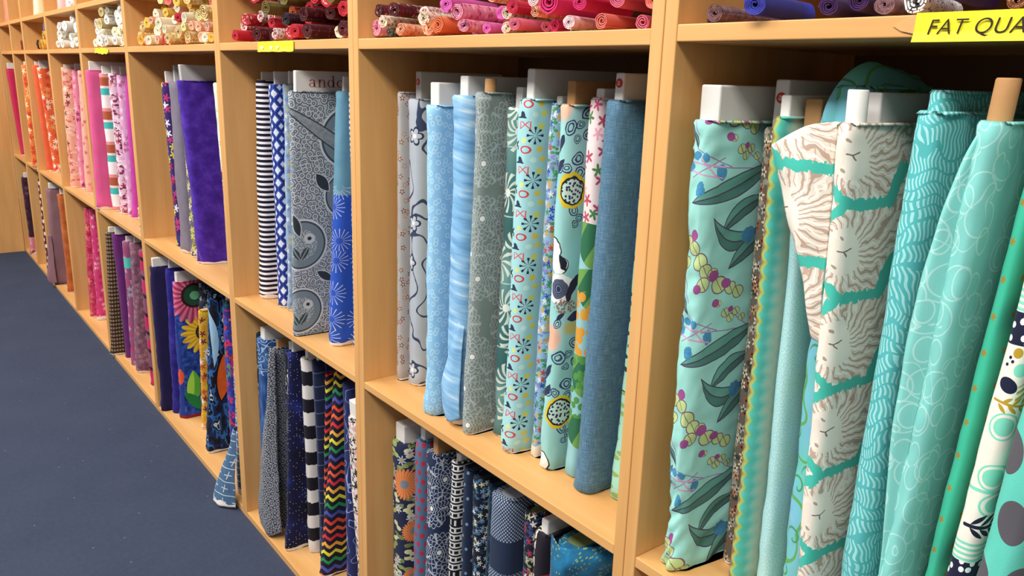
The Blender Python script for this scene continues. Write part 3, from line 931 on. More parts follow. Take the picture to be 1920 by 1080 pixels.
BOLTS = {}
def bolt(key, label, case, zk, X, Y, t, mat, h=.56, lx=0.0, ly=0.0, d=.21, core='w', prot=.036, ct=None, cy=.012, seed=None,
         nz=26, amp=.0012, bulge=.003, flare=0.0, fine=1, group=None, mark=False, dz=0.0, name='fabric_bolt'):
    z = CZ[case][zk] + dz
    root = thing(name, label, 'fabric bolt', (X, Y, z + .0006), 0, group)
    sd = seed if seed is not None else (len(BOLTS)*7 + 3) % 97
    o = link('fabric_wrap', wrap_mesh(t, d, h, lx, ly, sd, nz, amp, bulge, flare, fine), root, mat)
    c = None
    if core in ('w', 'g', 'k'):
        w = ct or min(.016, t*.45)
        c = link('board_core', board_mesh(t/2-w/2, t/2+w/2, max(cy, .010), d-max(cy, .010), h-.012, h+prot, lx, ly, h), root, {'w': M_WHITE, 'g': M_GREYC, 'k': M_KRAFT}[core])
        if mark: logo(c, t/2 + lx*(h+prot*.6)/h, cy + ly - .0006, h + prot*.62, min(w*.42, .006))
    elif core in ('t', 'kt'):
        r = ct or .010
        c = link('cardboard_tube', tube_mesh(t/2, .022, r, h-.010, h+prot, lx, ly, h), root, M_WHITE if core == 't' else M_KRAFT)
    BOLTS[key] = dict(root=root, wrap=o, core=c, X=X, Y=Y, z=z, t=t, d=d, h=h, mat=mat)
    return BOLTS[key]
F = fabric
# ---------------------------------------------------------------- nearest bookcase (case 8), turquoise bolts
g6 = 'turquoise bolts in the nearest bookcase'
b = bolt('euc', 'thick aqua fabric bolt printed with eucalyptus leaves and yellow-green seed pods', 8, 'B', .781, .018, .047, F('eucalyptus_print', P_euc, None), h=.558, lx=-.009, core='w', prot=.038, ct=.027, cy=.010, amp=.0036, bulge=.010, nz=80, fine=2, group=g6)
b = bolt('paisley', 'narrow grey and rust paisley bolt squeezed beside the eucalyptus bolt', 8, 'B', .830, .085, .032, F('rust_paisley_print', P_flo('#5d564c', ['#c28a66', '#a9a39a', '#8a4a3a', '#d2c2a8'], 75, 5, .5, '#2a241e', ['#8d8678', '#3a332c'], 60)), h=.552, lx=-.007, core='w', prot=.052, ct=.018, mark=True, d=.2, group=g6)
b = bolt('ombre', 'turquoise zigzag ombre bolt edged in olive green', 8, 'B', .869, .050, .0205, F('zigzag_ombre_print', P_ombre, None), h=.566, lx=-.011, core='w', prot=.022, ct=.012, nz=40, group=g6)
b = bolt('lace', 'pale aqua lace-dot bolt half hidden under the lion flap', 8, 'B', .8935, .066, .025, F('lace_dot_print', P_lace, None), h=.545, lx=-.014, core='k', prot=.040, ct=.020, group=g6)
b = bolt('vine', 'tall blue-green vine scroll bolt with its cloth bunched over the top', 8, 'B', .921, .070, .048, F('vine_scroll_print', P_vine, None), h=.600, lx=-.015, core=None, nz=40, amp=.002, group=g6)
rt = b['root']
rows = []
for k, (yy, zz) in enumerate(((-.004, -.075), (.004, -.018), (.04, .012), (.09, .010), (.14, .002), (.18, -.012))):
    rows.append([(-.012, yy-.001, .578+zz*.3), (-.010, yy, .600+zz), (.000, yy+.006, .610+zz), (.016, yy+.008, .603+zz*.6), (.024, yy+.006, .578)])
sheet('loose_end', rows, b['mat'], rt, .02, 6, 6, .008, 3)
b = bolt('lion', 'cream and teal lion-face bolt on a white tube with a corner hanging loose', 8, 'B', .980, .004, .028, F('lion_print', P_lion, None), h=.566, lx=-.024, core='t', prot=.030, ct=.0095, nz=50, fine=2, bulge=.004, group=g6)
c2 = link('board_core', board_mesh(.006, .022, .050, .2, .01, .594, -.024, 0, .566), b['root'], M_GREYC)
rt = b['root']; x0 = -.9845; z0 = -b['z']
def wp(x, y, z): return (x + x0, y - .004, z + z0)
sheet('loose_end', [
    [wp(.966, .012, 1.236), wp(.945, .000, 1.232), wp(.926, -.004, 1.222), wp(.906, -.002, 1.210)],
    [wp(.968, .012, 1.190), wp(.950, -.002, 1.190), wp(.932, -.004, 1.186), wp(.913, .002, 1.180)],
    [wp(.971, .010, 1.140), wp(.956, .000, 1.142), wp(.940, -.002, 1.142), wp(.926, .006, 1.140)],
    [wp(.974, .008, 1.080), wp(.964, .002, 1.082), wp(.955, .002, 1.084), wp(.948, .010, 1.086)],
    [wp(.978, .006, 1.020), wp(.972, .004, 1.022), wp(.968, .006, 1.024), wp(.966, .012, 1.026)]], b['mat'], rt, .085, 6, 6, .003, 2, True, True, z0 + .06)
b = bolt('wiggle', 'deep teal bolt printed with short white wiggly lines', 8, 'B', 1.0095, .020, .040, F('wiggle_print', P_wiggle, None), h=.580, lx=.008, core=None, nz=40, amp=.0018, group=g6)
rt = b['root']
me = wrap_mesh(.026, .17, .03, 0, 0, 5, 6, .001); 
o = link('cloth_collar', me, rt, b['mat']); o.location = (.012, .018, .568)
b = bolt('loops', 'plain aqua bolt with faint white loops wound on a brown cardboard tube', 8, 'B', 1.0525, .002, .032, F('loop_print', P_loops, None), h=.575, lx=.027, core='kt', prot=.034, ct=.0095, nz=40, fine=2, amp=.0022, group=g6)
rt = b['root']; x0 = -1.0525
def wp(x, y, z): return (x + x0, y - .002, z - CZ[8]['B'])
sheet('loose_end', [
    [wp(1.095, .012, 1.238), wp(1.092, .004, 1.238), wp(1.090, .004, 1.237), wp(1.088, .010, 1.236)],
    [wp(1.092, .012, 1.215), wp(1.086, .000, 1.213), wp(1.080, .004, 1.208), wp(1.076, .014, 1.200)],
    [wp(1.088, .010, 1.160), wp(1.076, -.003, 1.158), wp(1.070, .002, 1.152), wp(1.066, .012, 1.145)],
    [wp(1.084, .008, 1.080), wp(1.070, -.004, 1.078), wp(1.063, .000, 1.074), wp(1.059, .012, 1.070)],
    [wp(1.077, .008, .960), wp(1.066, -.002, .958), wp(1.061, .002, .956), wp(1.058, .014, .954)],
    [wp(1.075, .008, .840), wp(1.070, .002, .840), wp(1.068, .004, .840), wp(1.066, .014, .840)],
    [wp(1.073, .010, .760), wp(1.0725, .006, .760), wp(1.072, .006, .760), wp(1.0715, .012, .760)]], b['mat'], rt, .02, 5, 8, .002, 4, True)
b = bolt('stars', 'thin mint bolt dotted with small gold stars', 8, 'B', 1.0865, .026, .019, F('gold_star_print', P_stars, None), h=.573, lx=.031, core='w', prot=.02, ct=.009, nz=40, group=g6)
b = bolt('patch', 'cream bolt printed with navy, gold and mint bands of pebbles and feathers', 8, 'B', 1.1095, .010, .028, F('pebble_band_print', P_patch, None), h=.563, lx=.031, core='w', prot=.03, nz=40, fine=2, group=g6)
b = bolt('ovals', 'mint bolt with large dark grey ovals at the right edge of the view', 8, 'B', 1.1385, -.022, .045, F('grey_oval_print', P_ovals, None), h=.560, lx=.032, core='w', prot=.03, nz=40, fine=2, group=g6)
bolt('plainmint', 'plain mint bolt standing beyond the grey ovals bolt', 8, 'B', 1.290, .03, .05, F('plain_mint', P_solid('#5cc0ab', '#72cdb9'), None), core='w', group=g6)

# ---------------------------------------------------------------- case 7 upper, light blue bolts
g5 = 'light blue bolts beside the nearest bookcase'
bolt('rust', 'grey bolt with rust-brown flowers, leftmost of the light blue row', 7, 'B', .038, .061, .021, F('rust_flower_print', P_flo('#a9a7a6', ['#9a6244', '#7d4a3c', '#b58a6c'], 62, 5, .36, '#d8c8b8', None, None, .75, '#bdb6b2')), h=.567, lx=.006, core=None, group=g5)
bolt('navyflo', 'grey-blue bolt with navy curling flowers, its board carrying a red mark', 7, 'B', .063, .072, .045, F('navy_curl_print', P_curl), h=.556, lx=.002, core='g', prot=.048, ct=.018, mark=True, group=g5)
bolt('yellowflo', 'sliver of a pale yellow floral bolt behind the light blue ring bolt', 7, 'B', .165, .062, .034, F('yellow_flower_print', P_flo('#d9d3a0', ['#d0c040', '#c9d0d8', '#8aa070'], 60)), h=.553, lx=-.006, core=None, group=g5)
bolt('rings', 'light sky-blue bolt covered in small pale rings', 7, 'B', .204, .024, .047, F('pale_ring_print', lambda g, u, v: (lambda q: g.mix((((q['lx']*q['lx'] + q['ly']*q['ly']).sqrt() - .27).abs() < .085)*.7, g.mix(g.noise(u, v, 20.0, 2.0), '#82b6da', '#96c5e4'), '#b9dbee'))(g.vor(u, v, 74.0, 0.0, .8)), None), h=.551, lx=-.006, core='w', prot=.036, ct=.026, cy=.004, nz=36, amp=.0018, group=g5)
b = bolt('streak', 'mid-blue bolt with soft watery streaks and a folded lower corner', 7, 'B', .254, .033, .055, F('watery_streak_print', P_streak, '#ece8e6', .012), h=.569, lx=.009, core='w', prot=.030, ct=.022, nz=36, fine=2, amp=.0014, group=g5)
rt = b['root']
sheet('loose_end', [[(.050, -.002, .195), (.056, -.001, .193), (.060, .004, .190)], [(.032, -.007, .135), (.046, -.007, .130), (.059, .0, .125)], [(.010, -.007, .075), (.036, -.013, .060), (.060, -.004, .066)], [(.012, -.005, .026), (.038, -.012, .010), (.061, -.003, .022)]], b['mat'], rt, .02, 5, 6, .0015, 1)
bolt('greyflo', 'slate grey bolt with white outline medallions, leaning to the right', 7, 'B', .314, .033, .034, F('grey_medallion_print', P_mandala('#76827f', '#a9b2b4', .062, '#84938f', .016), '#e6e0da', .004), h=.576, lx=.018, core='kt', prot=.02, ct=.009, nz=36, fine=2, group=g5)
bolt('leaf', 'sage green bolt with white leaf sketches, narrow, behind the grey medallion bolt', 7, 'B', .351, .069, .040, F('leaf_sketch_print', P_sketch), h=.555, lx=.016, core='w', prot=.030, group=g5)
bolt('geo', 'aqua bolt printed with red ovals, black triangles and navy starbursts', 7, 'B', .402, .046, .046, F('starburst_print', P_geo, '#e8e2da', .003), h=.570, lx=.017, core='w', prot=.042, ct=.017, nz=36, fine=2, group=g5)
bolt('multi', 'narrow multicoloured garden floral bolt between the two aqua prints', 7, 'B', .4525, .072, .027, F('garden_print', P_flo('#8fb6cf', ['#2f49b0', '#c8482e', '#3c8f4c', '#d8a050', '#8f7fc0', '#e0e0e6'], 85, 5, .5, None, ['#4f8f5c', '#6f86c8'], 90), '#ece4d8', .03), h=.565, lx=.012, core='w', prot=.01, group=g5)
bolt('aquaflo', 'aqua floral bolt with navy blossoms, yellow crescents and white petals', 7, 'B', .489, .062, .038, F('navy_blossom_print', P_aquaflo, None), h=.565, lx=.006, core='k', prot=.032, ct=.017, nz=36, fine=2, amp=.0016, group=g5)
bolt('pinkgrn', 'bolt with pink blossoms above green leaves, half hidden by the denim-blue bolt', 7, 'B', .530, .078, .036, F('blossom_leaf_print', P_pinkgrn, None), h=.576, lx=.008, core='w', prot=.012, group=g5)
bolt('denim', 'plain denim-blue bolt with a red mark on its white board', 7, 'B', .572, .058, .043, F('denim_weave', P_denim, None), h=.575, lx=.018, core='w', prot=.034, ct=.016, mark=True, nz=36, fine=2, amp=.0009, group=g5)
bolt('mintblk', 'pale mint bolt with black leaf marks against the double upright', 7, 'B', .622, .088, .045, F('black_leaf_print', P_mintblk, None), h=.567, lx=.012, core='w', prot=.020, group=g5)

# ---------------------------------------------------------------- case 7 lower, dark navy bolts
gl = 'navy bolts on the bottom shelf under the light blue row'
bolt('daisy', 'navy bolt with big orange daisies and olive leaves', 7, 'C', .035, .045, .062, F('orange_daisy_print', P_daisy), h=.524, core='w', prot=.036, ct=.034, cy=.003, nz=36, fine=2, group=gl)
bolt('reddot', 'slate blue bolt with rows of red dots', 7, 'C', .110, .048, .046, F('red_dot_print', P_dots('#4d6784', '#a8344c', .020, .30, 0.0, None, True, '#56708e')), h=.560, lx=.012, core='w', prot=.02, fine=2, group=gl)
bolt('mandala', 'dark navy bolt with fine white mandala flowers', 7, 'C', .180, .036, .052, F('white_mandala_print', P_mandala('#1e2740', '#aeb6c4', .07, '#26345a', .014)), h=.560, lx=.004, core='k', prot=.03, fine=2, group=gl)
bolt('glyph', 'black bolt with a column of white block lettering shapes', 7, 'C', .238, .048, .036, F('white_glyph_print', P_glyph), h=.566, lx=.014, core='w', prot=.01, fine=2, group=gl)
bolt('navydot', 'navy bolt with sparse pale blue dots', 7, 'C', .280, .050, .033, F('pale_dot_print', P_dots('#1d2b44', '#7d93b0', .026, .13)), h=.565, lx=.010, core=None, group=gl)
bolt('smallflo', 'navy bolt strewn with tiny white flowers', 7, 'C', .321, .050, .034, F('tiny_flower_print', P_flo('#151c30', ['#e2e4e2', '#d5d0b0', '#7f9ab8'], 80, 5, .44, None, ['#3f6a86', '#24384e'], 90, .8)), h=.565, lx=.004, core=None, group=gl)
bolt('darkteal', 'dark teal leafy bolt beside the indigo patchwork bolt', 7, 'C', .357, .054, .022, F('dark_teal_print', P_flo('#162c44', ['#28506a', '#3d6a80', '#1d3a54'], 60, 5, .5)), h=.565, lx=.006, core=None, group=gl)
bolt('patchw', 'indigo patchwork bolt of small checks, dots and grids', 7, 'C', .386, .028, .066, F('indigo_patchwork_print', P_patchwork), h=.575, lx=.014, core=None, fine=2, group=gl)
bolt('darkflo', 'black bolt crowded with cream and blue flowers', 7, 'C', .463, .050, .040, F('crowded_flower_print', P_flo('#141624', ['#d9d2c0', '#b8b49a', '#a8304a', '#3a4a80'], 62, 5, .46, None, ['#7f8f5c', '#30406c'], 80)), h=.565, lx=.003, core=None, group=gl)
bolt('blackred', 'black bolt with red and mint leaf shapes', 7, 'C', .508, .036, .044, F('red_leaf_print', P_blackred), h=.553, core='w', prot=.02, group=gl)
b = bolt('tealbatik', 'teal batik bolt with loose cloth folded over, last on the bottom navy shelf', 7, 'C', .560, .030, .060, F('teal_batik', P_tealbatik), h=.570, lx=.008, core=None, amp=.003, fine=2, group=gl)
rt = b['root']
sheet('loose_end', [[(.010, -.004, .575), (.040, -.012, .572), (.075, -.006, .585), (.110, .03, .600)], [(.012, -.006, .55), (.040, -.020, .535), (.075, -.016, .560), (.120, .02, .592)], [(.016, -.006, .51), (.040, -.016, .490), (.066, -.010, .53), (.125, .03, .580)], [(.012, -.003, .44), (.034, -.006, .43), (.056, .004, .47), (.110, .06, .570)]], b['mat'], rt, .02, 6, 6, .004, 8)
root = thing('cardboard_core', 'white cardboard bolt core lying slanted beside the teal batik bolt', 'cardboard core', (.677, .035, .492), 0)
o = link('board_core', box_mesh('board_core', -.060, .055, -.03, .12, -.012, .012, .002), root, M_WHITE)
o.rotation_euler = (0, math.radians(-44), 0)

# ---------------------------------------------------------------- case 6 upper, striped blue bolts
g4 = 'blue bolts in the third bookcase from the near end'
bolt('stripe', 'navy and white striped bolt standing leftmost of the dark blue bolts', 6, 'B', -.714, .060, .062, F('navy_stripe_print', P_stripes('#17142c', '#eee9ec', .0133, .46), '#efe6e0', .012), h=.573, ly=.016, core='w', prot=.02, ct=.008, nz=36, fine=2, group=g4)
bolt('ikat', 'royal blue bolt with white diamond spots', 6, 'B', -.594, .068, .045, F('diamond_spot_print', P_ikat), h=.565, ly=-.003, core='w', prot=.03, ct=.008, nz=30, fine=2, group=g4)
bolt('paleblue', 'narrow pale blue-grey bolt behind the grey paisley bolt', 6, 'B', -.545, .072, .028, F('pale_blue_print', P_flo('#8fa6c4', ['#d8dce6', '#6f8ab8', '#c8c07a'], 60)), h=.567, ly=.013, core='w', prot=.03, ct=.010, group=g4)
b = bolt('ando', 'wide grey paisley bolt whose board shows red lettering', 6, 'B', -.340, .000, .026, F('grey_paisley_print', P_paisley, None), h=.556, ly=.014, core='w', prot=.043, ct=.013, cy=.006, d=.215, nz=40, amp=.0012, bulge=.005, group=g4)
# serif letters a-n-d-o on the board's broad side
def letters():
    V, Fc = [], []
    def ring(cx, cy, rx, ry, ix, iy, a0=0, a1=360, n=28):
        b0 = len(V); full = a1-a0 >= 360
        m = n if full else n+1
        for i in range(m):
            a = math.radians(a0 + (a1-a0)*i/n)
            V.append((cx + rx*math.cos(a), cy + ry*math.sin(a))); V.append((cx + ix*math.cos(a), cy + iy*math.sin(a)))
        for i in range(m if full else m-1):
            j = (i+1) % m
            Fc.append((b0+2*i, b0+2*j, b0+2*j+1, b0+2*i+1))
    def rect(x0, y0, x1, y1):
        b0 = len(V); V.extend([(x0, y0), (x1, y0), (x1, y1), (x0, y1)]); Fc.append((b0, b0+1, b0+2, b0+3))
    # a
    ring(.42, .28, .36, .28, .22, .22); rect(.62, .10, .80, .76); ring(.46, .72, .34, .28, .18, .20, 0, 165); rect(.74, .0, .98, .08)
    # n
    ox = 1.15
    rect(ox+.10, .05, ox+.28, .96); rect(ox, 0, ox+.38, .06); rect(ox, .90, ox+.2, .96)
    ring(ox+.52, .66, .34, .33, .18, .26, 0, 180); rect(ox+.69, .05, ox+.86, .68); rect(ox+.58, 0, ox+.98, .06)
    # d
    ox = 2.30
    ring(ox+.42, .47, .42, .49, .24, .43); rect(ox+.66, .0, ox+.84, 1.5); rect(ox+.54, 1.44, ox+.7, 1.5); rect(ox+.8, .0, ox+.98, .06)
    # o
    ring(3.9, .47, .46, .49, .27, .43)
    return V, Fc
V, Fc = letters()
sc = .0165; xs = .026/2 + .013/2 + .0006
o = link('red_lettering', mesh_from('red_lettering', [(xs, .040 + x*sc*1.18 + .014, .5645 + y*sc) for x, y in V], Fc, None, False), b['core'], M_RED2)
bolt('royal', 'bright royal blue bolt with white bursts, flaring at its foot', 6, 'B', -.243, .048, .036, F('white_burst_print', P_royal, '#e6e2e2', .01), h=.560, ly=.028, core='w', prot=.03, ct=.008, flare=.008, nz=32, fine=2, group=g4)
bolt('smallstripe', 'pale blue bolt with thin navy stripes against the wooden upright', 6, 'B', -.192, .080, .050, F('thin_stripe_print', P_stripes('#2c3f7c', '#b9c4d8', .0115, .55)), h=.567, ly=-.004, core='w', prot=.03, ct=.01, nz=30, group=g4)

# ---------------------------------------------------------------- case 6 lower
g4l = 'dark bolts on the bottom shelf under the striped blue bolts'
bolt('darksl', 'dark floral sliver of a bolt at the left of the chevron shelf', 6, 'C', -.720, .048, .026, F('dark_sliver_print', P_flo('#182430', ['#b9b49a', '#3f6a86', '#8f9a80'], 50)), h=.542, core=None, group=g4l)
bolt('bluebatik', 'indigo blue batik bolt with pale scribbles at its top', 6, 'C', -.690, .030, .060, F('indigo_batik', lambda g, u, v: g.mix((v > .44) & (((g.noise(u, v, 30.0, 1.0, 2.0)*7.0).fract() - .5).abs() < .12), g.ramp(g.noise(u*3.0, v*.7, 22.0, 4.0), [(.3, '#18305c'), (.5, '#24498a'), (.68, '#4f7ab0')], const=False), '#9ab8d2')), h=.540, ly=.009, core='w', prot=.03, ct=.03, cy=.003, fine=2, group=g4l)
b = bolt('greygeo', 'charcoal geometric bolt with its loose end flaring wide at the bottom', 6, 'C', -.605, .050, .026, F('charcoal_geo_print', lambda g, u, v: g.mix((((g.vor(u, v, 75.0, 0.0, .35)['d']*3.0).fract() - .5).abs() < .2), '#2c3040', '#a3a6ae'), None), h=.533, core='k', prot=.02, group=g4l)
rt = b['root']
def wp(x, y, z): return (x + .605, y - .050, z - ZC)
sheet('loose_end', [
    [wp(-.586, .046, .560), wp(-.580, .036, .560), wp(-.572, .034, .560), wp(-.566, .044, .560)],
    [wp(-.590, .040, .42), wp(-.580, .024, .42), wp(-.568, .022, .42), wp(-.560, .040, .42)],
    [wp(-.606, .030, .30), wp(-.590, .010, .30), wp(-.564, .008, .30), wp(-.552, .034, .30)],
    [wp(-.626, .026, .18), wp(-.604, .000, .17), wp(-.562, -.004, .17), wp(-.536, .028, .18)],
    [wp(-.634, .024, .090), wp(-.610, -.004, .080), wp(-.560, -.006, .070), wp(-.524, .024, .090)],
    [wp(-.622, .026, .050), wp(-.600, .004, .034), wp(-.556, .002, .026), wp(-.522, .026, .045)]], b['mat'], rt, .0, 6, 6, .004, 5)
bolt('turq', 'black bolt with turquoise and white patches beside the charcoal flare', 6, 'C', -.560, .060, .040, F('turquoise_patch_print', P_flo('#10141f', ['#2f7fb0', '#e4e6e6', '#58b4cc', '#1d3a78'], 34, 4, .5)), h=.540, ly=.004, core='w', prot=.02, group=g4l)
bolt('galaxy', 'night-sky navy bolt with white moon arcs', 6, 'C', -.494, .020, .036, F('night_sky_print', P_galaxy, '#e0dcd6', .010), h=.558, ly=.024, core='w', prot=.025, ct=.012, nz=32, fine=2, amp=.0016, group=g4l)
bolt('bw', 'black and white bolt in broad brushed bands', 6, 'C', -.455, .066, .044, F('brushed_band_print', P_bwbrush, None), h=.550, ly=-.003, core='w', prot=.02, fine=2, group=g4l)
bolt('grid', 'navy bolt with a thin pale window-pane grid', 6, 'C', -.405, .080, .032, F('window_grid_print', P_grid('#1d2544', '#56648c', .036, .035)), h=.555, ly=-.008, core='w', prot=.025, ct=.014, group=g4l)
bolt('sliver', 'thin dark bolt with coloured zigzag edges behind the rainbow chevron bolt', 6, 'C', -.371, .068, .022, F('dark_zigzag_print', lambda g, u, v: P_chevron(g, u, v + .03)), h=.525, ly=.026, core=None, group=g4l)
bolt('chevron', 'black bolt with rainbow chevron stripes, leaning back', 6, 'C', -.344, .047, .050, F('rainbow_chevron_print', P_chevron, '#ddd6d2', .006), h=.545, ly=.052, core=None, nz=36, fine=2, group=g4l)
bolt('outline', 'navy bolt with pale leaf outlines right of the chevron bolt', 6, 'C', -.225, .064, .040, F('leaf_outline_print', P_lines('#1d2552', '#8f9cc8', 22, 5, .05, '#2a3470')), h=.557, ly=.004, core=None, group=g4l)
bolt('bwfloral', 'black, white and pink scattered floral bolt on a white board by the upright', 6, 'C', -.105, .040, .050, F('scatter_floral_print', P_flo('#e2dcd8', ['#1c1a22', '#26242c', '#d9a8a4', '#3a3842'], 62, 4, .52, None, ['#1c1a22', '#c9b0aa'], 75)), h=.530, ly=-.026, core='w', prot=.036, ct=.03, cy=.003, group=g4l)

# ---------------------------------------------------------------- case 5 (wide), purple
g3 = 'purple bolts in the widest bookcase'
bolt('colorful', 'purple, red and white patterned bolt, leftmost of the purple row', 5, 'B', -1.459, .058, .050, F('purple_red_print', P_sections), h=.548, ly=-.012, core='w', prot=.035, ct=.01, group=g3)
bolt('greypur', 'plain grey-mauve bolt next to the purple batik bolt', 5, 'B', -1.400, .050, .095, F('grey_mauve_cloth', P_solid('#6a6274', '#807a86', 30), '#d8ccc8', .012), h=.553, core='g', prot=.05, ct=.012, group=g3)
bolt('greyyel', 'grey bolt with cream and yellow flowers between mauve and purple bolts', 5, 'B', -1.298, .058, .060, F('cream_yellow_flower_print', P_flo('#5f5a72', ['#d6cda8', '#c2bd62', '#e0d8c8'], 34, 5, .46, None, ['#8f8a4c', '#4f4a66'], 50)), h=.543, core=None, group=g3)
bolt('purple', 'large deep purple batik bolt turned broad side out', 5, 'B', -1.197, .048, .065, F('purple_batik', P_batik(['#35187a', '#47239a', '#5c38b0'], 26, 1, 1), '#e8dede', .008), h=.560, ly=-.030, core='g', prot=.045, ct=.02, cy=.002, nz=36, fine=2, amp=.0022, bulge=.006, group=g3)
bolt('whiteflo', 'white, green and pink floral bolt squeezed right of the purple batik', 5, 'B', -.862, .033, .040, F('green_pink_floral_print', lambda g, u, v: g.mix(v > .33, flowers(g, '#1d1c3c', u, v, ['#d8508c', '#e68ab0', '#6f9a4c', '#c9c0d8'], 34, 5, .5), flowers(g, '#dfe4cf', u, v, ['#9fb87c', '#c9d4a8', '#b8c89a'], 40))), h=.561, ly=-.012, core='w', prot=.01, group=g3)
bolt('bluepur', 'thin violet-blue bolt pressed against the upright in the purple row', 5, 'B', -.812, .016, .030, F('violet_cloth', P_solid('#3f3a96', '#5a4aa8', 25), '#e4dce4', .02), h=.540, core=None, group=g3)
g3l = 'vivid bolts on the bottom shelf of the widest bookcase'
bolt('indigo', 'plain dark indigo bolt, leftmost on the sunflower shelf', 5, 'C', -1.622, .000, .036, F('dark_indigo_cloth', P_solid('#1b1744', '#282050', 18), None), h=.554, core='w', prot=.03, ct=.018, cy=.002, fine=2, amp=.002, group=g3l)
bolt('indigo2', 'violet-blue mottled bolt beside the plain dark indigo bolt', 5, 'C', -1.578, .032, .038, F('violet_mottled_cloth', P_batik(['#1f1860', '#30288a', '#4a3aa0'], 20), None), h=.553, ly=.012, core='w', prot=.03, ct=.014, cy=.002, amp=.002, group=g3l)
bolt('sunfl', 'bright panel bolt with a pink coneflower and a yellow sunflower', 5, 'C', -1.527, .043, .050, F('sunflower_panel_print', P_sunflower, None), h=.515, ly=.006, core='w', prot=.032, ct=.026, cy=.003, nz=34, fine=2, amp=.0016, group=g3l)
bolt('darkst', 'charcoal bolt with grey speckled bands behind the sunflower bolt', 5, 'C', -1.430, .086, .050, F('speckled_band_print', P_flo('#1c2030', ['#3f4a5c', '#8f96a0', '#2a3448'], 46, 4, .5)), h=.525, ly=.026, core=None, group=g3l)
bolt('yellowsl', 'narrow yellow-orange floral bolt standing between sunflower and blue abstract', 5, 'C', -1.372, .074, .030, F('yellow_orange_print', P_flo('#d8a030', ['#c8482e', '#7a2a3c', '#e0c23a', '#e8e0e4'], 40, 5, .5)), h=.44, ly=.014, core=None, group=g3l)
bolt('abstract', 'blue and black abstract bolt with one orange flame shape', 5, 'C', -1.196, .030, .052, F('flame_abstract_print', P_abstract, '#e6e2de', .009), h=.554, ly=.040, core=None, nz=34, fine=2, amp=.002, group=g3l)
bolt('multi2', 'magenta, blue and red multicoloured bolt right of the blue abstract', 5, 'C', -1.115, .084, .060, F('magenta_multi_print', P_flo('#3a2a80', ['#b02a78', '#c8302e', '#2f4ab0', '#d86a8c', '#3f8f6c'], 36, 4, .56, None, ['#c03068', '#2a3a98'], 40)), h=.541, core='w', prot=.02, group=g3l)
b = bolt('chamb', 'slate blue chambray bolt with white crosses, its end trailing on the carpet', 5, 'C', -.862, .018, .045, F('white_cross_chambray', P_grid('#3f5f86', '#c8d4d8', .045, .035, True, '#56799c'), '#e9e4df', .024), h=.535, ly=.012, core=None, group=g3l)
rt = b['root']
def wp(x, y, z): return (x + .862, y - .018, z - ZC)
sheet('loose_end', [
    [wp(-.790, .012, .262), wp(-.783, -.004, .262), wp(-.775, -.007, .260), wp(-.768, -.004, .258)],
    [wp(-.812, .000, .205), wp(-.800, -.014, .200), wp(-.785, -.016, .198), wp(-.770, -.006, .200)],
    [wp(-.846, -.012, .135), wp(-.825, -.030, .130), wp(-.798, -.028, .128), wp(-.774, -.010, .130)],
    [wp(-.874, -.032, .060), wp(-.850, -.044, .058), wp(-.812, -.036, .054), wp(-.778, -.012, .056)],
    [wp(-.880, -.046, .009), wp(-.856, -.052, .006), wp(-.816, -.042, .006), wp(-.782, -.014, .008)]], b['mat'], rt, .0, 6, 6, .003, 5, False, True, -ZC)

# ---------------------------------------------------------------- case 4, pink
g2 = 'pink bolts in the bookcase with the torn sticker'
bolt('pink', 'plain hot pink bolt, leftmost beneath the torn yellow sticker', 4, 'B', -2.400, -.003, .050, F('hot_pink_cloth', P_solid('#d24e88', '#dc6498', 20), '#ecd8c0', .012), h=.574, ly=.010, core='w', prot=.035, ct=.012, cy=.003, amp=.002, fine=2, group=g2)
bolt('turqstr', 'turquoise, white and terracotta banded bolt', 4, 'B', -2.330, .043, .060, F('terracotta_band_print', P_turqstr), h=.562, ly=-.006, core='w', prot=.03, ct=.012, group=g2)
bolt('cherry', 'pale pink bolt with cherries and white blossoms', 4, 'B', -2.240, .054, .060, F('cherry_print', P_flo('#d9b4cc', ['#8a2a3c', '#f0e4ea', '#b8788f', '#a05a5a'], 36, 5, .46, None, ['#7a3048', '#e8d8e0'], 44)), h=.565, core='w', prot=.03, ct=.012, group=g2)
bolt('mauve', 'mauve-pink sprigged bolt beside the magenta bolt', 4, 'B', -2.170, .065, .050, F('mauve_sprig_print', P_flo('#cf9cc4', ['#b06a94', '#e4c8dc', '#a4487c'], 40)), h=.561, ly=.005, core='w', prot=.03, ct=.012, group=g2)
bolt('magenta', 'plain magenta bolt, rightmost of the pink bolts', 4, 'B', -2.110, .068, .060, F('magenta_cloth', P_solid('#b02a92', '#c04aa0', 20)), h=.562, ly=.016, core=None, group=g2)
bolt('dotted', 'thin cream dotted cloth bolt pressed against the upright in the pink row', 4, 'B', -1.742, .010, .030, F('cream_dot_print', P_dots('#d8c8a8', '#8f7a5a', .02, .25)), h=.10, core=None, group=g2)
g2l = 'plum bolts on the bottom shelf below the pink bolts'
bolt('brownst', 'dark brown bolt with beaded stripes', 4, 'C', -2.380, -.010, .050, F('beaded_stripe_print', P_brownstr, '#d8cabc', .008), h=.552, ly=.024, core='w', prot=.02, fine=2, group=g2l)
bolt('purple2', 'plain plum purple bolt beside the brown beaded bolt', 4, 'C', -2.300, .034, .060, F('plum_cloth', P_solid('#5a1c60', '#6a2a72', 20)), h=.556, ly=-.012, core='w', prot=.03, ct=.01, group=g2l)
bolt('mauveturq', 'mauve bolt with a turquoise patch near its top', 4, 'C', -2.190, .030, .055, F('mauve_patch_print', lambda g, u, v: g.mix((v > .43) & (v < .475) & (u < .08), flowers(g, '#8f5078', u, v, ['#c8a0b4', '#b03a60', '#8aa0a4'], 34), '#58b8b0')), h=.543, ly=.008, core='w', prot=.02, ct=.01, group=g2l)
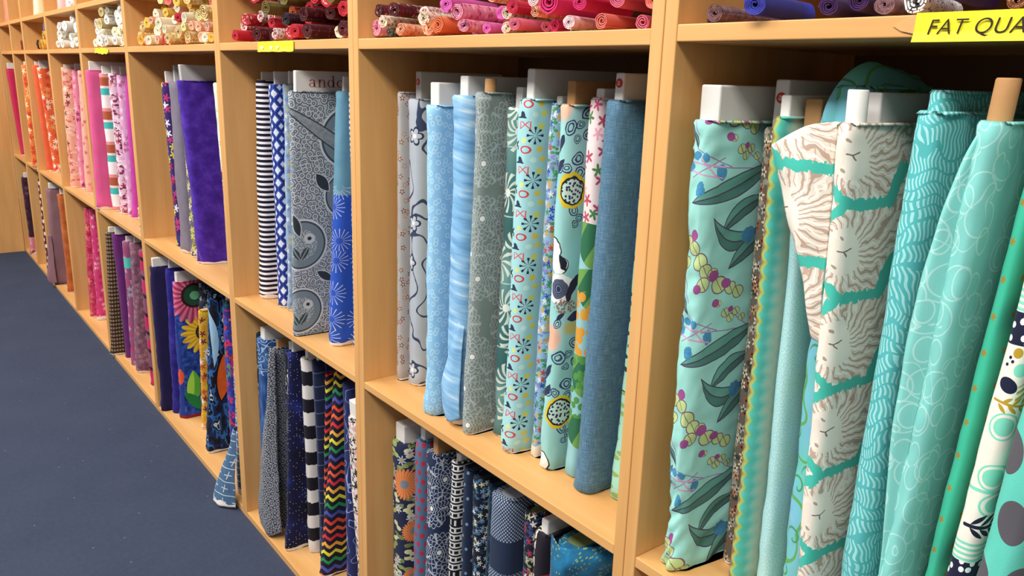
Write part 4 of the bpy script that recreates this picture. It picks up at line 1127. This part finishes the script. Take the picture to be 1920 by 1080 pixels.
bolt('mauveflo', 'dusty mauve mottled floral bolt left of the pink and black bolt', 4, 'C', -2.100, .026, .060, F('dusty_mauve_print', P_flo('#7d5468', ['#94657a', '#a8707c', '#6a3a58', '#9a7a84'], 44, 5, .5), '#e0d2cc', .01), h=.554, ly=.022, core='w', prot=.02, ct=.01, group=g2l)
bolt('pinkblk', 'pink and plum bolt with black slanted bars', 4, 'C', -1.902, .034, .050, F('slanted_bar_print', P_pinkblk), h=.560, core='w', prot=.02, group=g2l)

# ---------------------------------------------------------------- case 3 to 0, far end
g1 = 'peach and coral bolts toward the far corner'
bolt('peach', 'peach bolt scattered with dark red blossoms', 3, 'B', -3.150, .026, .065, F('dark_blossom_peach_print', P_flo('#e6a890', ['#4a1c28', '#c85a54', '#f4dccc', '#7a3038'], 26, 5, .4, None, ['#c8706a', '#e8c4b0'], 40, .7)), h=.578, ly=.012, core='w', prot=.015, group=g1)
bolt('pinkflo', 'rose pink floral bolt between the two peach bolts', 3, 'B', -3.075, .055, .060, F('rose_floral_print', P_flo('#dc7f9c', ['#c84a74', '#eab0b8', '#7a3050'], 32)), h=.568, ly=.016, core='w', prot=.03, ct=.01, group=g1)
bolt('peach2', 'pale peach bolt with small spaced red flowers', 3, 'B', -2.900, .048, .065, F('spaced_flower_print', P_flo('#e8a898', ['#c05a50', '#d0806c'], 24, 5, .26)), h=.568, ly=.018, core='w', prot=.03, ct=.01, group=g1)
bolt('coral', 'coral and crimson painterly bolt on the bottom shelf', 3, 'C', -3.030, .029, .050, F('crimson_painterly_print', P_coral), h=.560, ly=.026, core=None, group=g1)
bolt('pinksl', 'hot pink leafy bolt right of the coral painterly bolt', 3, 'C', -2.965, .052, .050, F('pink_leafy_print', P_flo('#d0407c', ['#e088a8', '#c02a60', '#e8b0c0'], 40), '#ece0d8', .02), h=.562, ly=.014, core=None, group=g1)
g0 = 'orange bolts in the far bookcases'
bolt('orangeflo', 'orange and white flower print bolt with a white board', 2, 'B', -3.815, .056, .065, F('orange_flower_print', P_flo('#dc6238', ['#f0d8c0', '#e89a5a', '#f4e8da', '#c83a28'], 30, 6, .5)), h=.569, ly=-.024, core='g', prot=.04, ct=.02, cy=.003, group=g0)
bolt('orange', 'plain orange-red bolt left of the orange and white flower bolt', 2, 'B', -3.895, .034, .060, F('orange_red_cloth', P_solid('#d8502e', '#e06a40', 20)), h=.582, ly=-.012, core='w', prot=.02, group=g0)
b = bolt('taupe', 'taupe bolt with its loose cloth folded forward over the shelf edge', 2, 'C', -3.835, -.006, .060, F('taupe_cloth', P_solid('#84606a', '#946e74', 12), None), h=.558, ly=.020, core='w', prot=.03, ct=.03, cy=.003, amp=.003, group=g0)
rt = b['root']
sheet('loose_end', [[(.050, -.004, .30), (.056, -.002, .30), (.062, .01, .30)], [(.020, -.010, .17), (.042, -.014, .16), (.064, .01, .16)], [(-.006, -.010, .060), (.034, -.030, .050), (.066, .010, .060)], [(.010, -.004, .012), (.040, -.022, .010), (.066, .012, .014)]], b['mat'], rt, .0, 6, 6, .003, 2)
bolt('orange2', 'burnt orange bolt standing right of the taupe folded bolt', 2, 'C', -3.600, .029, .060, F('burnt_orange_cloth', P_batik(['#a04a24', '#b8602e', '#c87a40'], 16)), h=.555, core='w', prot=.03, ct=.02, group=g0)
bolt('orangecr', 'orange and cream dotted bolt in the narrow second bookcase', 1, 'B', -4.050, -.016, .060, F('orange_cream_print', P_flo('#e0783a', ['#f0dcb0', '#c8402a', '#e8b878'], 26, 5, .5)), h=.580, ly=.006, core='w', prot=.02, group=g0)
bolt('orangeplain', 'plain tangerine bolt behind the orange and cream dotted bolt', 1, 'B', -4.130, .040, .060, F('tangerine_cloth', P_solid('#cf6a34', '#d87c48', 16)), h=.570, core='w', prot=.02, group=g0)
bolt('reddots', 'dark red bolt with a column of white dots', 1, 'C', -4.150, .008, .070, F('white_dot_red_print', P_dots('#5a2024', '#ecd8c8', .038, .30)), h=.575, ly=.008, core=None, group=g0)
bolt('red', 'crimson bolt with a white board in the far corner bookcase', 0, 'B', -4.860, .032, .070, F('crimson_cloth', P_solid('#b81f4a', '#c8305a', 20)), h=.552, ly=-.028, core='w', prot=.035, ct=.03, cy=.002)
bolt('darkpur', 'blackish plum bolt in the far corner, pink floral at its foot', 0, 'C', -4.750, .004, .060, F('blackish_plum_print', lambda g, u, v: g.mix(v < .12, flowers(g, '#3a1c30', u, v, ['#5a3248', '#2a1424', '#6a4458'], 26), flowers(g, '#c87a84', u, v, ['#f0dcc8', '#d8a0a0', '#6a3040'], 30))), h=.516, core='w', prot=.03, ct=.02)
# upper shelf, only the feet of these bolts show
gt = 'bolts on the top shelf at the far end'
bolt('t1', 'coral bolt at the far left end of the top shelf', 0, '1', -4.80, .03, .09, F('coral_cloth', P_solid('#dc8070', '#e8948a', 14)), core=None, group=gt)
bolt('t2', 'pink rosebud bolt on the top shelf above the far rolls', 0, '1', -4.55, .03, .10, F('rosebud_print', P_flo('#eab4bc', ['#c0647c', '#8a4a60', '#f0d0d4'], 22, 5, .3)), core=None, group=gt)
bolt('t3', 'cream bolt on the top shelf two compartments from the corner', 2, '1', -3.67, .03, .09, F('cream_cloth', P_solid('#efe2c4', '#e6d6b4', 14)), core=None, group=gt)
bolt('t4', 'plain pale pink bolt on the top shelf above the white rolls', 3, '1', -3.03, .03, .085, F('pale_pink_cloth', P_solid('#eab0b0', '#f0bcbc', 14)), core=None, group=gt)
bolt('t5', 'white sprigged bolt right of the pale pink one on the top shelf', 3, '1', -2.80, .03, .085, F('white_sprig_print', P_flo('#f0e8e4', ['#d8a8b0', '#c89098'], 26, 5, .25)), core=None, group=gt)
# ---------------------------------------------------------------- rolled cloth on shelf A
RC = {}
def rc(name, fn=None):
    if name not in RC:
        RC[name] = fabric('rolled_' + name, fn, None, 0, .8)
    return RC[name]
PAL = {
    'rose pink': P_solid('#d8607c', '#e0708c', 60), 'hot pink': P_solid('#cf1f60', '#de3272', 60), 'crimson': P_solid('#b81a3c', '#c42a48', 60),
    'coral': P_solid('#d86258', '#e0746a', 60), 'magenta': P_solid('#d052a8', '#dc68b4', 60), 'orange': P_solid('#e0643a', '#e87a4c', 60),
    'pale pink': P_flo('#eec4c8', ['#e0a0a8', '#f4e0e0'], 80), 'pink rosebud': P_flo('#e28aa4', ['#c8406c', '#f0b8c4', '#a84a68'], 70),
    'peach print': P_flo('#e8a07c', ['#d8604a', '#f4d8bc', '#c04a44'], 90), 'cream floral': P_flo('#ead8bc', ['#b83a3c', '#6a7a4c', '#d89a8a'], 80),
    'burgundy floral': P_flo('#5a1a26', ['#8a2a34', '#c8a894', '#3a2418'], 80), 'black and white': P_flo('#1c1a1e', ['#ece8e4', '#ddd8d4'], 110),
    'periwinkle': P_solid('#6a7ac0', '#7a8acc', 60), 'dark green floral': P_flo('#2e3226', ['#7a4a44', '#a8a08a', '#4a5238'], 80),
    'red': P_solid('#b8182c', '#c8283a', 60), 'red print': P_flo('#a81a2a', ['#e0c8b8', '#c83a3a', '#7a1018'], 90), 'red and white': P_flo('#d8ccc8', ['#b81a2c', '#c83040', '#8a1a24'], 90),
    'maroon': P_flo('#4a1018', ['#6a1a24', '#8a3038', '#3a0c12'], 80), 'dark plum': P_flo('#2a1420', ['#3a2030', '#5a2a3c', '#2f4a34'], 80), 'olive': P_solid('#6a5a28', '#7a6a34', 60),
    'blue-grey': P_flo('#8a9aa8', ['#e0e0e0', '#6a7a8c'], 90),
    'yellow': P_solid('#e0b040', '#e8be58', 60), 'pale yellow': P_solid('#e8d88c', '#eee2a4', 60), 'cream': P_solid('#e8dcb8', '#eee6cc', 60), 'amber': P_solid('#d89a34', '#e0a848', 60),
    'peach': P_flo('#e4a888', ['#d8845c', '#f0d4c0'], 90), 'yellow print': P_flo('#dcc080', ['#c87a3c', '#f0e4c8', '#a88a40'], 90),
    'white print': P_flo('#e4e0d8', ['#c0b8ac', '#a8a49c', '#f0eee8'], 90), 'grey and cream': P_flo('#b4ac98', ['#e0dac8', '#8a8474', '#6a6458'], 90), 'white': P_solid('#e6e2da', '#f0ece6', 60),
    'sand': P_solid('#c4b078', '#d0be8c', 60), 'black': P_solid('#26241f', '#34322c', 60), 'rust': P_solid('#a04a30', '#b05c40', 60), 'lilac blue': P_solid('#7880c0', '#9098d0', 60),
    'mauve': P_flo('#77565c', ['#8f6c70', '#5c4046'], 70), 'royal blue': P_solid('#2c2f8c', '#373a9c', 40), 'deep purple': P_solid('#34154a', '#40205a', 60), 'violet': P_solid('#3c2a80', '#4a368e', 60),
    'black line white': P_lines('#e6e4e2', '#23222a', 70, 6, .1), 'brown': P_flo('#7a4c34', ['#a06c4c', '#5a3424', '#c09a78'], 90),
}
M_ROLLSH = {}
rr = random.Random(11)
shapes = []
for k in range(12):
    shapes.append(roll_mesh(.016, .20, 3.0 + .35*(k % 6), 20+k, 1.0 - .03*(k % 4)))
for m in shapes: m.materials.append(M_WHITE)

def make_roll(colour, label, x, z, r, y, group, yaw=0.0, scale_y=1.0, pitch=0.0):
    rc(colour, PAL[colour])
    me = rr.choice(shapes)
    o = bpy.data.objects.new('fabric_roll', me)
    col.objects.link(o)
    o.material_slots[0].link = 'OBJECT'; o.material_slots[0].material = RC[colour]
    s = r/.0202
    o.location = (x, y, z); o.rotation_euler = (pitch, 0, yaw)
    o.scale = (s, scale_y, s)
    o['label'] = label; o['category'] = 'fabric roll'; o['group'] = group
    return o

def settle(items, base, k=1.0):
    """items (x, z hint, r, ...): each rolls' height follows from the ones it rests on"""
    done = []
    for it in sorted(items, key=lambda a: a[1]):
        x, zh, r = it[:3]
        z = base + r + .0006
        for (X, Z, R, _) in done:
            dx = abs(X-x)*k; s = r + R + .001
            if dx < s: z = max(z, Z + math.sqrt(s*s - dx*dx))
        done.append((x, z, r, it))
    return done

ORD = ['first', 'second', 'third', 'fourth', 'fifth', 'sixth', 'seventh', 'eighth', 'ninth', 'tenth', 'eleventh', 'twelfth', 'thirteenth', 'fourteenth', 'fifteenth', 'sixteenth', 'seventeenth', 'eighteenth', 'nineteenth', 'twentieth', 'twenty-first', 'twenty-second', 'twenty-third', 'twenty-fourth', 'twenty-fifth']
def place(items, base, where, group, jit=.10, lim=None, face=0.0):
    out = settle(items, base, math.cos(face))
    lay = lambda z, r: 'bottom' if z - r < base + .004 else 'second' if z < base + .052 else 'third' if z < base + .082 else 'top'
    rows = {}
    for d in out: rows.setdefault(lay(d[1], d[2]), []).append(d)
    for name, ds in rows.items():
        ds.sort(key=lambda d: d[0])
        for i, (x, z, r, it) in enumerate(ds):
            colour = it[3]; y = it[4] if len(it) > 4 else rr.uniform(.004, .055)
            yaw = it[5] if len(it) > 5 else rr.uniform(-jit, jit)
            ln = 1.0
            if face:       # front ends turned a little toward the near end of the aisle
                ln = .62; yaw = face + rr.uniform(-.05, .05)
                if lim: yaw = max(0.0, min(yaw, (x - r - lim[0] - .004)/(.20*ln)))
            else: yaw *= .3
            side = f'{ORD[min(i, 24)]} from left in {name} layer' if len(ds) > 1 else f'alone in {name} layer'
            make_roll(colour, f'{colour} roll, {side} {where}', x, z, r, y, group, yaw, ln)

# nearest bookcase: eight big purple and white rolls
base = CZ[8]['A']
it = []
for px, r, colour, y in [(0.7886, 0.0123, 'mauve', 0.03), (0.7666, 0.0055, 'mauve', 0.05), (0.8702, 0.0144, 'royal blue', -0.012), (0.9302, 0.0118, 'deep purple', 0.02), (0.9542, 0.0113, 'deep purple', 0.03), (0.9847, 0.0108, 'mauve', 0.02), (1.0133, 0.0131, 'black line white', 0.02), (1.0374, 0.0115, 'violet', 0.02), (1.0574, 0.011, 'deep purple', 0.03), (1.094, 0.0093, 'brown', 0.02)]: it.append((px, 0, r, colour, y))
place(it, base, 'above the yellow sign', 'rolled cloths above the big yellow sign', .1, (.764, 1.47), .18)
# case 7: pink rolls
it = []
for px, zh, r, colour in [(0.039, 1.3447, 0.019, 'pink rosebud'), (0.0829, 1.3564, 0.0131, 'cream floral'), (0.1004, 1.3323, 0.0101, 'dark green floral'), (0.1385, 1.3396, 0.0134, 'peach print'), (0.1911, 1.3395, 0.0164, 'peach print'), (0.2745, 1.3363, 0.0162, 'orange'), (0.3155, 1.3319, 0.0095, 'magenta'), (0.3463, 1.3345, 0.0129, 'pink rosebud'), (0.3799, 1.3342, 0.0101, 'magenta'), (0.4085, 1.332, 0.0104, 'pale pink'), (0.4342, 1.3324, 0.0098, 'cream floral'), (0.4605, 1.3369, 0.012, 'rose pink'), (0.4882, 1.3301, 0.0099, 'rose pink'), (0.5241, 1.3312, 0.0101, 'hot pink'), (0.5537, 1.3319, 0.0094, 'black and white'), (0.582, 1.3336, 0.011, 'pale pink'), (0.6244, 1.3352, 0.0123, 'coral'), (0.6594, 1.3332, 0.012, 'rose pink'), (0.6889, 1.3306, 0.0097, 'crimson'), (0.0585, 1.3832, 0.0138, 'burgundy floral'), (0.1074, 1.3734, 0.0164, 'burgundy floral'), (0.1689, 1.3684, 0.0147, 'red and white'), (0.2219, 1.3603, 0.0149, 'cream floral'), (0.2426, 1.3724, 0.0119, 'periwinkle'), (0.2848, 1.3693, 0.0153, 'magenta'), (0.3231, 1.3565, 0.0156, 'pink rosebud'), (0.3752, 1.3567, 0.0126, 'magenta'), (0.4109, 1.3627, 0.0142, 'peach print'), (0.4243, 1.3485, 0.0117, 'cream floral'), (0.4521, 1.363, 0.0124, 'crimson'), (0.4794, 1.3648, 0.0117, 'pale pink'), (0.4953, 1.351, 0.0093, 'peach print'), (0.5349, 1.3573, 0.0189, 'hot pink'), (0.5893, 1.3521, 0.013, 'hot pink'), (0.6088, 1.3559, 0.0098, 'orange'), (0.6312, 1.3513, 0.0139, 'rose pink'), (0.6602, 1.3518, 0.0148, 'crimson'), (0.6883, 1.3489, 0.0141, 'coral')]: it.append((px, zh, r, colour))
place(it, CZ[7]['A'], 'of the pink rolls', 'pink rolled cloths', .1, (.019, .725), .26)

def heap(x0, x1, base, rmin, rmax, top, cols, seed, n):
    q = random.Random(seed); items = []; done = []
    tries = 0
    while len(items) < n and tries < 4000:
        tries += 1
        r = q.uniform(rmin, rmax)
        # lowest resting place among a few random spots
        best = None
        for _ in range(14):
            x = q.uniform(x0 + r, x1 - r); z = base + r
            for X, Z, R in done:
                dx = abs(X-x); s = r + R + .0008
                if dx < s: z = max(z, Z + math.sqrt(s*s - dx*dx))
            if best is None or z < best[1]: best = (x, z)
        x, z = best
        if z + r*.6 > base + top(x) or z + r*1.08 > Z10 - .002: continue
        done.append((x, z, r)); items.append((x, z, r, q.choice(cols)))
    return items
RED = ['red', 'red print', 'red and white', 'crimson', 'maroon', 'red print', 'red', 'red and white', 'dark plum', 'maroon', 'orange', 'olive', 'blue-grey', 'cream floral']
place(heap(-.690, -.032, CZ[6]['A'], .0150, .021, lambda x: .045 + .45*max(0, min(.16, x + .69)) , RED, 5, 80), CZ[6]['A'], 'of the red rolls', 'red rolled cloths', .3, (-.722, -.02), .26)
YEL = ['yellow', 'pale yellow', 'cream', 'amber', 'peach', 'yellow print', 'pale yellow', 'peach', 'coral', 'red', 'yellow print', 'cream']
place(heap(-1.612, -.772, CZ[5]['A'], .015, .023, lambda x: .03 + .40*max(0, min(.36, x + 1.60)), YEL, 8, 95), CZ[5]['A'], 'of the yellow rolls', 'yellow rolled cloths', .35, (-1.645, -.76), .3)
GRY = ['grey and cream', 'white print', 'white', 'sand', 'grey and cream', 'white print', 'cream']
place(heap(-2.33, -1.70, CZ[4]['A'], .017, .027, lambda x: .05 + .26*max(0, min(.5, x + 2.33)), GRY, 3, 42), CZ[4]['A'], 'of the cream-grey rolls', 'cream and grey rolled cloths', .35, (-2.407, -1.683), .3)
place(heap(-3.02, -2.458, CZ[3]['A'], .019, .030, lambda x: .06 + .34*max(0, min(.4, x + 3.02)), ['white', 'white print', 'white', 'grey and cream', 'white'], 4, 30), CZ[3]['A'], 'of the white rolls', 'white rolled cloths', .35, (-3.16, -2.446), .3)
place([(-3.60, 0, .030, 'black', .02), (-3.53, 0, .030, 'amber', .02), (-3.44, 0, .030, 'yellow', .02), (-3.36, 0, .030, 'amber', .03), (-3.285, 0, .032, 'yellow', .02), (-3.40, 1, .026, 'yellow', .02), (-3.31, 1, .026, 'cream', .03), (-3.355, 2, .024, 'lilac blue', .02)], CZ[2]['A'], 'of the far yellow and blue heap', 'rolled cloths in the third far compartment', .1, (-3.91, -3.2))
place([(-4.17, 0, .034, 'rust', .02), (-4.08, 0, .036, 'dark plum', .02), (-3.99, 0, .030, 'rust', .02), (-4.04, 1, .034, 'rust', .02)], CZ[1]['A'], 'of the far rust heap', 'rust rolled cloths')
place([(-4.56, 0, .026, 'dark plum', .02), (-4.48, 0, .026, 'dark plum', .02), (-4.52, 1, .026, 'lilac blue', .02)], CZ[0]['A'], 'of the corner heap', 'rolled cloths in the corner compartment')

# ---------------------------------------------------------------- shelf signs
def strip(name, x0, x1, z0, z1, y, mat, parent, seed=0, n=24, wav=.0006, fold=0.0, torn=0.0):
    V = []; Fc = []
    ys = [(z1, .0), (z0 + (z1-z0)*.35, -.0004), (z0, -fold)]
    q = random.Random(seed)
    for i in range(n+1):
        x = x0 + (x1-x0)*i/n
        for j, (z, dy) in enumerate(ys):
            e = torn*q.uniform(-1, 1) if j != 1 else 0
            V.append((x, y + dy - wav*(1 + math.sin(i*.9 + j)), z + e))
    for i in range(n):
        for j in range(2):
            a = i*3 + j
            Fc.append((a, a+1, a+4, a+3))
    o = link(name, mesh_from(name, V, Fc, None, False), parent, mat)
    sm = o.modifiers.new('Solidify', 'SOLIDIFY'); sm.thickness = .0003; sm.offset = 1
    return o
zt = CZ[8]['A']
sg = thing('shelf_sign', 'large bright yellow shelf sign reading FAT QUARTERS taped to the nearest shelf edge', 'sign', (1.0265, 0, zt))
strip('paper_strip', 0, .235, -.0225, .0012, -.0008, M_YEL, sg, 1, 24, .0004, .003)
me = text_mesh('black_lettering', 'FAT QUARTERS', .0172, .25, -.00012, 1.06)
for v in me.vertices:
    a, b_, c = v.co
    v.co = (.0105 + a, -.0034 + c, -.0163 + b_)
link('black_lettering', me, sg, M_INK)
tp = mesh_from('tape_piece', [(-.020, -.0008, -.0085), (-.012, -.0009, -.013), (.004, -.0011, -.0165), (.004, -.0011, .001), (-.006, -.0009, -.002), (-.015, -.0008, -.006)], [(0, 1, 2, 3, 4, 5)], None, False)
link('tape_piece', tp, sg, M_TAPE)
sg = thing('shelf_sign', 'small faded yellow sign on the shelf edge below the red rolls', 'sign', (-.458, 0, CZ[6]['A']))
strip('paper_strip', 0, .196, -.0225, -.0005, -.0008, M_YEL, sg, 2, 16, .0004, .002, .0006)
for k, (a, w) in enumerate(((.025, .026), (.078, .024), (.112, .022))):
    V = [(a + w*math.cos(t*PI/5)*.5*(.8 + .3*math.sin(t*2.1)), -.0034, -.0140 + .0045*math.sin(t*PI/5)*(.8 + .3*math.cos(t*3.3))) for t in range(10)]
    link('pale_blotch', mesh_from('pale_blotch', V, [tuple(range(10))], None, False), sg, M_PALE)
sg = thing('shelf_sign', 'torn yellow sticker on the shelf edge below the cream and grey rolls', 'sign', (-2.13, 0, CZ[4]['A']))
strip('paper_strip', 0, .215, -.0220, -.0030, -.0008, M_YEL, sg, 5, 9, .0006, .003, .004)

# ---------------------------------------------------------------- light
def area(name, loc, rot, sx, sy, power, colr):
    l = bpy.data.lights.new(name, 'AREA'); l.shape = 'RECTANGLE'; l.size = sx; l.size_y = sy; l.energy = power; l.color = colr
    o = bpy.data.objects.new(name, l); o.location = loc; o.rotation_euler = rot
    col.objects.link(o)
    return o
area('ceiling_tube_near', (1.2, -1.7, 2.95), (math.radians(32), 0, 0), 2.4, .5, 78, (1, .965, .91))
area('ceiling_tube_middle', (-1.6, -1.6, 2.95), (math.radians(32), 0, 0), 2.4, .5, 70, (1, .955, .89))
area('ceiling_tube_far', (-4.2, -1.6, 2.95), (math.radians(30), 0, 0), 2.4, .5, 64, (1, .93, .84))
w = bpy.data.worlds.new('shop_air'); scene.world = w
w.use_nodes = True
bg = w.node_tree.nodes['Background']
nt = w.node_tree; tcw = nt.nodes.new('ShaderNodeTexCoord'); sx = nt.nodes.new('ShaderNodeSeparateXYZ'); cr = nt.nodes.new('ShaderNodeValToRGB'); mr = nt.nodes.new('ShaderNodeMapRange')
nt.links.new(tcw.outputs['Generated'], sx.inputs[0]); nt.links.new(sx.outputs['Z'], mr.inputs[0]); mr.inputs[1].default_value = -1.0
nt.links.new(mr.outputs[0], cr.inputs[0]); nt.links.new(cr.outputs[0], bg.inputs[0])
e = cr.color_ramp.elements; e[0].position = .35; e[0].color = (.30, .28, .27, 1); e[1].position = .85; e[1].color = (1.0, .97, .93, 1)
m_ = cr.color_ramp.elements.new(.55); m_.color = (.50, .48, .45, 1)
bg.inputs[1].default_value = .62

# ---------------------------------------------------------------- camera
cam = bpy.data.cameras.new('camera'); co = bpy.data.objects.new('camera', cam); col.objects.link(co)
cam.sensor_width = 36.0; cam.lens = 1503.59/1920*36.0; cam.clip_start = .01
r_ = Vector((.61332176, .78923109, .03083362)); u_ = Vector((-.21918978, .13257087, .96663375)); f_ = Vector((-.75880977, .59961592, -.25429999))
M = Matrix((r_, u_, -f_)).transposed().to_4x4()
M.translation = Vector((1.37950428, -.70436624, 1.26733757))
co.matrix_world = M
scene.camera = co
scene.view_settings.view_transform = 'Standard'
scene.view_settings.look = 'None'
scene.view_settings.exposure = 0.2
